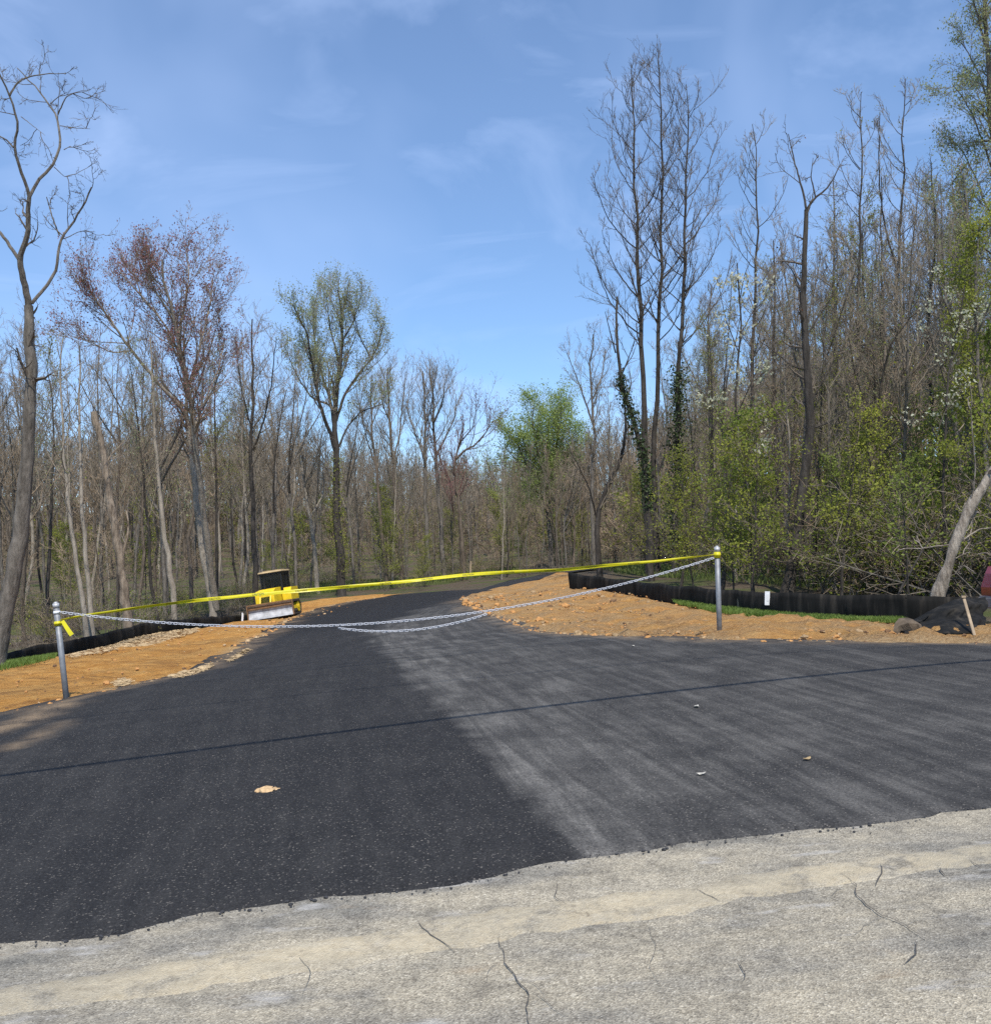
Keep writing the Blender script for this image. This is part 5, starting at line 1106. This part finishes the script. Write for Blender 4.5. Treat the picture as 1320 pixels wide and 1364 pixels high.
MIDR = [('slender_tree', 'slim grey tree just behind the right steel post', 38, [([(925,790),(933,740),(945,670),(948,600),(945,520),(944,440),(948,380)], 6.5, 1.5)], 'grey', 'olive', .12),
 ('slender_tree', 'pale thin straight sapling right of the steel post', 33, [([(979,795),(980,700),(981,640),(985,560),(984,480)], 5, 1.4)], 'pale', 'olive', .35),
 ('slender_tree', 'curved dark sapling bending up beside the pale thin sapling', 34, [([(981,797),(990,755),(998,715),(997,660),(1001,600),(1003,520),(1000,450)], 8, 1.6)], 'brown', 'olive', .3),
 ('slender_tree', 'thin dark tree with a few green leaves left of the knotty tree', 36, [([(1030,790),(1035,700),(1034,600),(1030,500),(1033,400),(1030,320)], 6, 1.4)], 'dark', 'olive', .3),
 ('slender_tree', 'thin grey tree between the knotty tree and the feathery topped trunk', 40, [([(1108,790),(1110,690),(1112,560),(1108,430),(1112,320),(1110,240)], 6, 1.3)], 'grey', 'pale', .2),
 ('slender_tree', 'dark thin tree between the feathery topped trunk and the twin topped tree', 38, [([(1170,790),(1168,690),(1172,560),(1176,430),(1172,320),(1174,235)], 6.5, 1.3)], 'dark', 'olive', .2),
 ('slender_tree', 'slender grey tree just left of the pale leaved corner tree', 37, [([(1240,800),(1236,690),(1240,560),(1238,430),(1244,320),(1240,215)], 7, 1.4)], 'dark', 'pale', .5),
 ('young_tree', 'bushy olive green sapling low in front of the forked tree', 25, [([(1120,800),(1122,750),(1128,700),(1134,650),(1138,610)], 4, 1.2), ([(1125,725),(1105,690),(1095,660)], 2.2, .8), ([(1130,690),(1155,655),(1172,640)], 2.2, .8)], 'dark', 'olive', 2.4),
 ('young_tree', 'bright green sapling right of the forked tree and above the fence', 23, [([(1210,800),(1208,740),(1204,690),(1200,640)], 4, 1.2), ([(1206,720),(1188,690),(1176,668)], 2, .8), ([(1205,690),(1222,655),(1232,630)], 2, .8)], 'dark', 'green', 2.0),
 ('young_tree', 'yellow green sapling between the two steel toned trunks and the dogwood', 31, [([(905,800),(912,740),(920,690),(926,640)], 4, 1.2), ([(914,720),(896,690),(886,668)], 2, .8), ([(918,700),(938,670),(948,650)], 2, .8)], 'dark', 'olive', 2.0)]
MIDR[-1] = (MIDR[-1][0], 'olive green sapling just right of the ivy clad poplar trunk') + MIDR[-1][2:]
for k, (nm, lab, d, lim, bk, lf, nl) in enumerate(MIDR):
    y = nm == 'young_tree'
    traced(nm, lab, 'tree', d, lim, bk, 'dark', n1=6 if y else 4.5, l1=.85 if y else 1.15, n2=6, n3=4, ang=.8, up=.08, rmin=.006 if y else .007, leaf=lf, nleaf=nl, lsize=.042, trunk_t0=.25 if y else .35, t0=.15, seed=80 + k)

# ---- the rest of the wood: a dozen grown kinds, each copied many times
def proto(kind, Ht, seed, fine=True, leaf=None, nleaf=0, lsize=.06, r0=None, bk='grey', tw='grey'):
    rng = np.random.default_rng(seed); gt = Geo(); gc = Geo(); K = 12; r0 = r0 or Ht * .0066
    t = np.linspace(0, 1, K); P = np.column_stack([np.cumsum(rng.normal(0, .012 * Ht, K)) * .5, np.cumsum(rng.normal(0, .012 * Ht, K)) * .5, t * Ht - .4]); P[:, :2] -= P[0, :2]
    rm = .010 if fine else .020
    if kind == 'pole':
        R = r0 * (1 - .90 * t ** 1.2); gt.tubes(P[None], R[None], 8)
        P1, R1, L1 = grow(P[None], R[None], 20 if fine else 13, .34, .98, .68, [Ht * .23], 7, .16, .08, .42, rm * 1.5, rng, tpow=.65)
    elif kind == 'fork':
        k = 7; R = r0 * (1 - .35 * t); gt.tubes(P[None, :k], R[None, :k], 8)
        PL, RL, LL = grow(P[None, :k], R[None, :k], 4, .72, 1.0, .38, [Ht * .50], 9, .06, .07, .72, .03, rng, lmin=.8); gt.tubes(PL, RL, 6)
        P1, R1, L1 = grow(PL, RL, 9 if fine else 5, .2, .98, .65, LL * .36, 6, .12, .10, .45, rm * 1.5, rng, tpow=.4)
    else:   # understory
        R = r0 * (1 - .85 * t); gt.tubes(P[None], R[None], 6)
        P1, R1, L1 = grow(P[None], R[None], 22, .18, .98, .95, [Ht * .34], 6, .05, .13, .45, rm, rng, tpow=.5)
    gc.tubes(P1, R1, 4, 1)
    P2, R2, L2 = grow(P1, R1, 6 if fine else 5, .15, .98, .70, L1 * .48, 5, .12, .11, .6, rm, rng); gc.tubes(P2, R2, 3, 1)
    n3 = 5 if fine else 3
    P3, R3, L3 = grow(P2, R2, n3, .15, .98, .65, L2 * .55, 3, .10, .12, .7, rm * .8, rng); gc.tubes(P3, R3, 3, 1); last = P3
    if fine and kind != 'under': P4, R4, L4 = grow(P3, R3, 2, .3, .98, .6, L3 * .6, 3, .1, .1, .7, rm * .7, rng); gc.tubes(P4, R4, 3, 1); last = P4
    if leaf: put_leaves(gc, last, nleaf, lsize, rng, 2, .12)
    return gt, gc, bk, tw, leaf
KINDS = {
 'pole_grey':  [proto('pole', 18, s, bk='grey', tw='grey') for s in (1, 2, 3)],
 'pole_brown': [proto('pole', 18, s, bk='brown', tw='brown') for s in (4, 5)],
 'pole_pale':  [proto('pole', 18, s, bk='pale', tw='grey') for s in (21, 22)],
 'pole_olive': [proto('pole', 17, s, bk='dark', tw='dark', leaf='olive', nleaf=2.0, lsize=.045) for s in (23, 24)],
 'fork_grey':  [proto('fork', 17, s, bk='grey', tw='grey') for s in (6, 7)],
 'fork_red':   [proto('fork', 16, 8, bk='brown', tw='red', leaf='red', nleaf=.25, lsize=.05)],
 'pole_green': [proto('pole', 17, s, bk='dark', tw='grey', leaf='pale', nleaf=1.2, lsize=.05) for s in (9, 10)],
 'under_olive':[proto('under', 6, s, bk='dark', tw='dark', leaf='olive', nleaf=5.5, lsize=.042) for s in (11, 12)],
 'under_green':[proto('under', 5, s, bk='dark', tw='dark', leaf='green', nleaf=4.5, lsize=.042) for s in (13,)],
 'under_bare': [proto('under', 6, s, bk='brown', tw='brown') for s in (14, 15)],
}
LABS = {'pole_pale': 'slim pale barked bare tree', 'pole_olive': 'olive leaf hazed tree', 'pole_grey': 'slim grey bare tree', 'pole_brown': 'slim brown bare tree', 'fork_grey': 'grey bare tree with a forked crown', 'fork_red': 'bare tree with reddish twigs', 'pole_green': 'pale leaf hazed tree',
        'under_olive': 'small olive leaved understory tree', 'under_green': 'small fresh green understory tree', 'under_bare': 'small twiggy bare understory tree'}
MESHES = {}
for kd, ps in KINDS.items():
    MESHES[kd] = []
    for gt, gc, bk, tw, lf in ps:
        MESHES[kd].append((gt.mesh('trunk_' + kd, [BARK[bk]]), gc.mesh('crown_' + kd, [BARK[bk], TWIG[tw], LEAF[lf or 'olive']], False)))
NMS = {'pole_pale': 'bare_tree', 'pole_olive': 'leafy_tree', 'pole_grey': 'bare_tree', 'pole_brown': 'bare_tree', 'fork_grey': 'bare_tree', 'fork_red': 'maple_tree', 'pole_green': 'leafy_tree', 'under_olive': 'young_tree', 'under_green': 'young_tree', 'under_bare': 'young_tree'}
keep_out = np.concatenate([fl_w[:, :2], fr_w[::-1, :2], [[20, 10], [-20, 10]]])
def zone(n, pxr, Yr, kinds, hrange, where, seed, sky=None):
    rng = np.random.default_rng(seed); done = 0; tries = 0
    ks = [k for k, w in kinds]; ws = np.array([w for k, w in kinds], float); ws /= ws.sum(); placed = []
    while done < n and tries < n * 60:
        tries += 1
        px = rng.uniform(*pxr); Y = math.sqrt(rng.uniform(Yr[0] ** 2, Yr[1] ** 2)); r = ray(px, 760); x = r[0] / r[1] * Y
        q = np.array([[x, Y]])
        if inside(keep_out, q)[0] or dist_poly(keep_out, q)[0] < 1.0: continue
        if where.startswith('close') and (1022 < px < 1098 or 1235 < px < 1300 or 950 < px < 972): continue
        if any(math.hypot(x - a, Y - b) < .028 * Y for a, b in placed): continue
        placed.append((x, Y)); kd = ks[rng.choice(len(ks), p=ws)]; mt, mc = MESHES[kd][rng.integers(len(MESHES[kd]))]
        base_h = {'p': 18., 'f': 16.5, 'u': 5.7}[kd[0]]; hh = rng.uniform(*hrange) if kd[0] != 'u' else rng.uniform(3.0, 8.5)
        if sky is not None and kd[0] != 'u':     # the wood's own roof line: lower trees where the wood is lower
            top = np.interp(px, [s[0] for s in sky], [s[1] for s in sky]); z_top = unproj(px, top, Y)[2]; hh = min(hh * 1.15, max(5.0, (z_top - h1(x, Y)) * rng.uniform(.80, 1.0)))
        s = hh / base_h
        root = empty(NMS[kd], (x, Y, h1(x, Y) - .05), f'{LABS[kd]} {where}', 'tree', f'{LABS[kd]}s {where}')
        root.rotation_euler = (rng.normal(0, .035), rng.normal(0, .035) - .02, rng.uniform(0, 6.28)); w = s * rng.uniform(.8, 1.15) if kd[0] != 'u' else s
        root.scale = (w, w, s)
        link('trunk', mt, root); link('crown', mc, root); done += 1
    return placed
SKY = [(-60, 400), (60, 395), (100, 400), (300, 385), (350, 405), (385, 470), (480, 500), (540, 560), (600, 605), (660, 610), (700, 590), (760, 560), (800, 520), (840, 470), (930, 420), (980, 330), (1050, 290), (1150, 235), (1230, 220), (1400, 120)]
zone(58, (-80, 400), (34, 76), [('pole_pale', 4), ('pole_grey', 4), ('pole_brown', 2), ('fork_grey', 4), ('fork_red', .8), ('pole_green', 1.6), ('pole_olive', 1), ('under_bare', 1.6), ('under_olive', 2)], (13, 19), 'in the wood beyond the left fence', 201, SKY)
zone(40, (340, 700), (66, 105), [('pole_pale', 2.5), ('pole_grey', 3), ('pole_brown', 3), ('fork_grey', 1), ('fork_red', .5), ('under_bare', 1.5), ('under_olive', 1.5), ('pole_green', 1)], (10, 15), 'in the wood past the driveway end', 202, SKY)
zone(22, (690, 860), (45, 95), [('pole_grey', 2), ('pole_brown', 3), ('fork_grey', 1), ('fork_red', .6), ('under_bare', 2), ('under_olive', 2)], (10, 16), 'left of the three poplars', 203, SKY)
zone(112, (850, 1400), (25, 62), [('pole_pale', 2.5), ('pole_olive', 4.5), ('pole_grey', 4.5), ('pole_brown', 2.5), ('pole_green', 3.5), ('fork_grey', 1.4), ('under_olive', 5), ('under_green', 1.6), ('under_bare', 3)], (11, 18), 'in the thick wood behind the right fence', 204, SKY)

zone(28, (880, 1400), (22, 34), [('under_olive', 4), ('under_green', 2), ('under_bare', .6)], (11, 18), 'close behind the right fence', 205, SKY)
# far masses: the back of the wood and the brush on its floor, one object each
def mass(nm, spots, protos, label, cat, mats, seed, remap):
    rng = np.random.default_rng(seed); g = Geo()
    arrs = []
    for gt, gc, bk, tw, lf in protos:
        q = Geo(); q.addgeo(gt)
        V, Q, QM, T, TM = gc.arr(); q.add(V, Q, m=0); q.QM[-1] = QM
        arrs.append(q)
    for x, Y, sc, wd in spots:
        k = rng.integers(len(arrs)); a = rng.uniform(0, 6.28); M = np.array([[math.cos(a) * wd, -math.sin(a) * wd, rng.normal(0, .03)], [math.sin(a) * wd, math.cos(a) * wd, rng.normal(0, .03)], [0, 0, 1]]) * sc
        n0 = len(g.QM); g.addgeo(arrs[k], M, (x, Y, h1(x, Y) - .1)); off = remap[k]
        for j in range(n0, len(g.QM)): g.QM[j] = g.QM[j] + off
    return tag(link(nm, g.mesh(nm, mats, False)), label, cat, None, 'stuff')
lite = [proto('pole', 17, s, fine=False, bk='brown', tw='brown') for s in (31, 32, 33)] + [proto('fork', 16, s, fine=False, bk='brown', tw='brown') for s in (34, 35)] + [proto('pole', 17, 36, fine=False, leaf='pale', nleaf=.5, lsize=.13)]
mats = [BARK['brown'], TWIG['brown'], LEAF['pale'], BARK['grey'], TWIG['grey'], LEAF['pale']]
def far_spots(n, pxr, Yr, topf, seed):
    rng = np.random.default_rng(seed); out = []
    for _ in range(n):
        px = rng.uniform(*pxr); Y = math.sqrt(rng.uniform(Yr[0] ** 2, Yr[1] ** 2)); r = ray(px, 740); x = r[0] / r[1] * Y
        top = topf(px) + rng.normal(0, 8); hh = unproj(px, top, Y)[2] - h1(x, Y); out.append((x, Y, max(5, hh) / 17.0, rng.uniform(.9, 1.4)))
    return out
roof = lambda px: np.interp(px, [-100, 0, 200, 330, 400, 500, 600, 680, 760, 830, 930, 1000, 1100, 1400], [585, 580, 575, 570, 590, 600, 612, 606, 590, 565, 535, 500, 465, 400])
ridge = lambda px: roof(px) - 6
low = lambda px: 712 - .0 * px
sp = far_spots(330, (-120, 790), (98, 190), roof, 301) + far_spots(420, (-140, 1100), (175, 262), ridge, 305) + far_spots(300, (740, 1450), (60, 130), roof, 302)
mass('far_woods', sp, lite, 'dense brown far woods of bare trees closing the view', 'woods', mats, 303, [0, 3, 0, 0, 3, 3])
# brush
def brush_proto(seed, leaf, nleaf):
    rng = np.random.default_rng(seed); gt = Geo(); gc = Geo(); n = 9; P = np.zeros((n, 5, 3)); 
    d = rng.normal(size=(n, 3)) * .45; d[:, 2] = 1; d /= np.linalg.norm(d, axis=1, keepdims=True); P[:, 0, :2] = rng.normal(size=(n, 2)) * .22
    for k in range(1, 5): d += rng.normal(size=(n, 3)) * .14; d /= np.linalg.norm(d, axis=1, keepdims=True); P[:, k] = P[:, k - 1] + d * .42 * rng.uniform(.6, 1.2, (n, 1))
    R = np.linspace(.016, .006, 5)[None] * np.ones((n, 1)); gt.tubes(P, R, 3)
    P1, R1, L1 = grow(P, R, 6, .2, 1, .8, np.full(n, .75), 4, .04, .2, .6, .006, rng); gc.tubes(P1, R1, 3, 1)
    P2, R2, L2 = grow(P1, R1, 4, .2, 1, .8, L1 * .55, 3, .02, .2, .6, .005, rng); gc.tubes(P2, R2, 3, 1)
    put_leaves(gc, P2, nleaf * 3.0, .030, rng, 2, .05); return gt, gc, 'brown', 'brown', leaf
bp = [brush_proto(1, 'olive', 0), brush_proto(2, 'olive', 0), brush_proto(3, 'olive', 1.3), brush_proto(4, 'green', 1.0), brush_proto(5, 'yellow', 1.0)]
bm_ = [BARK['brown'], TWIG['brown'], LEAF['olive'], BARK['grey'], TWIG['grey'], LEAF['green'], BARK['dark'], TWIG['dark'], LEAF['yellow']]
def brush_spots(n, pxr, Yr, sc, seed):
    rng = np.random.default_rng(seed); out = []
    while len(out) < n:
        px = rng.uniform(*pxr); Y = math.sqrt(rng.uniform(Yr[0] ** 2, Yr[1] ** 2)); r = ray(px, 770); x = r[0] / r[1] * Y; q = np.array([[x, Y]])
        if inside(keep_out, q)[0] or dist_poly(keep_out, q)[0] < .9: continue
        if mnoise.noise(Vector((x * .15, Y * .15, 7))) < -.25: continue
        out.append((x, Y, rng.uniform(*sc), rng.uniform(.9, 1.5)))
    return out
bs = brush_spots(85, (-100, 340), (25, 62), (.35, 1.0), 401) + brush_spots(60, (320, 800), (68, 100), (.4, 1.0), 402) + brush_spots(170, (800, 1420), (19, 48), (.6, 1.7), 403)
th = [proto('under', 6, s, fine=False, bk='brown', tw='brown') for s in (41, 42, 43)] + [proto('under', 6, 44, fine=False, leaf='olive', nleaf=1.2, lsize=.10)]
tsp = []
for n_, pr_, yr_, s_ in ((420, (-140, 830), (88, 230), 411), (330, (-150, 900), (190, 265), 414), (150, (800, 1450), (50, 110), 412)):
    q_ = np.random.default_rng(s_)
    for _ in range(n_):
        px = q_.uniform(*pr_); Y = math.sqrt(q_.uniform(yr_[0] ** 2, yr_[1] ** 2)); r = ray(px, 740); tsp.append((r[0] / r[1] * Y, Y, q_.uniform(.30, .85) * (1 + Y / 300) * (1.35 if s_ == 414 else 1), q_.uniform(1.0, 1.7)))
mass('far_thicket', tsp, th, 'low brown twiggy thicket filling the back of the woods', 'thicket', [BARK['brown'], TWIG['brown'], LEAF['olive']], 413, [0, 0, 0, 0])
mass('undergrowth', bs, bp, 'twiggy brown and green undergrowth beneath the trees', 'undergrowth', bm_, 404, [0, 3, 0, 3, 6])
# ------------------------------------------------------------------ sun, sky
sl = bpy.data.lights.new('sun', 'SUN'); sl.energy = 4.3; sl.angle = R_(.53); sl.color = (1.0, .935, .84)
so = bpy.data.objects.new('sun', sl); COL.objects.link(so); so.rotation_euler = Vector((-SUNV).tolist()).to_track_quat('-Z', 'Y').to_euler(); so.location = (SUNV * 60).tolist()
w = bpy.data.worlds.new('World'); SC.world = w; w.use_nodes = True; nt = w.node_tree; bg = nt.nodes['Background']
sky = nt.nodes.new('ShaderNodeTexSky'); sky.sky_type = 'NISHITA'; sky.sun_disc = False; sky.sun_elevation = SUN_EL; sky.sun_rotation = math.pi - SUN_AZ
sky.air_density = 1.0; sky.dust_density = .15; sky.ozone_density = 3.0; sky.altitude = 900
# thin cirrus: streaked noise over the direction, thicker low down
tc = nt.nodes.new('ShaderNodeTexCoord'); gen = tc.outputs['Generated']
mp = nt.nodes.new('ShaderNodeMapping'); mp.inputs['Rotation'].default_value = (0, R_(24), R_(20)); mp.inputs['Scale'].default_value = (2.4, 1.0, 5.2); nt.links.new(gen, mp.inputs['Vector'])
n1 = noise_(nt, mp.outputs[0], 1.5, 6, .55, .7)
mp2 = nt.nodes.new('ShaderNodeMapping'); mp2.inputs['Rotation'].default_value = (0, R_(-62), R_(8)); mp2.inputs['Scale'].default_value = (1.2, 1, 6.5); nt.links.new(gen, mp2.inputs['Vector'])
n2 = noise_(nt, mp2.outputs[0], 1.7, 6, .6, .8)
n3 = noise_(nt, gen, 2.6, 4, .5, .4)
f = math_(nt, 'MAXIMUM', ramp(nt, n3, [(.46, (0, 0, 0)), (.72, (.75, .75, .75))]), math_(nt, 'MAXIMUM', ramp(nt, n1, [(.50, (0, 0, 0)), (.74, (.9, .9, .9))]), ramp(nt, n2, [(.56, (0, 0, 0)), (.76, (.8, .8, .8))])))
hs = nt.nodes.new('ShaderNodeHueSaturation'); hs.inputs['Saturation'].default_value = 1.06; hs.inputs['Value'].default_value = 1.18; nt.links.new(sky.outputs[0], hs.inputs['Color'])
sx = nt.nodes.new('ShaderNodeSeparateXYZ'); nt.links.new(gen, sx.inputs[0])
lowsky = mix(nt, 1.0, hs.outputs[0], ramp(nt, sx.outputs[2], [(.0, (.66, .74, .82)), (.16, (.76, .84, .90)), (.42, (1, 1, 1))]), 'MULTIPLY')
c = mix(nt, math_(nt, 'ADD', math_(nt, 'MULTIPLY', f, .34), .06), lowsky, (4.3, 5.5, 8.2))
nt.links.new(c, bg.inputs['Color']); bg.inputs['Strength'].default_value = .15
SC.view_settings.view_transform = 'Standard'; SC.view_settings.look = 'None'; SC.view_settings.exposure = 0.15; SC.view_settings.gamma = 1.0
SC.cycles.max_bounces = 6; SC.cycles.transparent_max_bounces = 8; SC.cycles.use_denoising = False
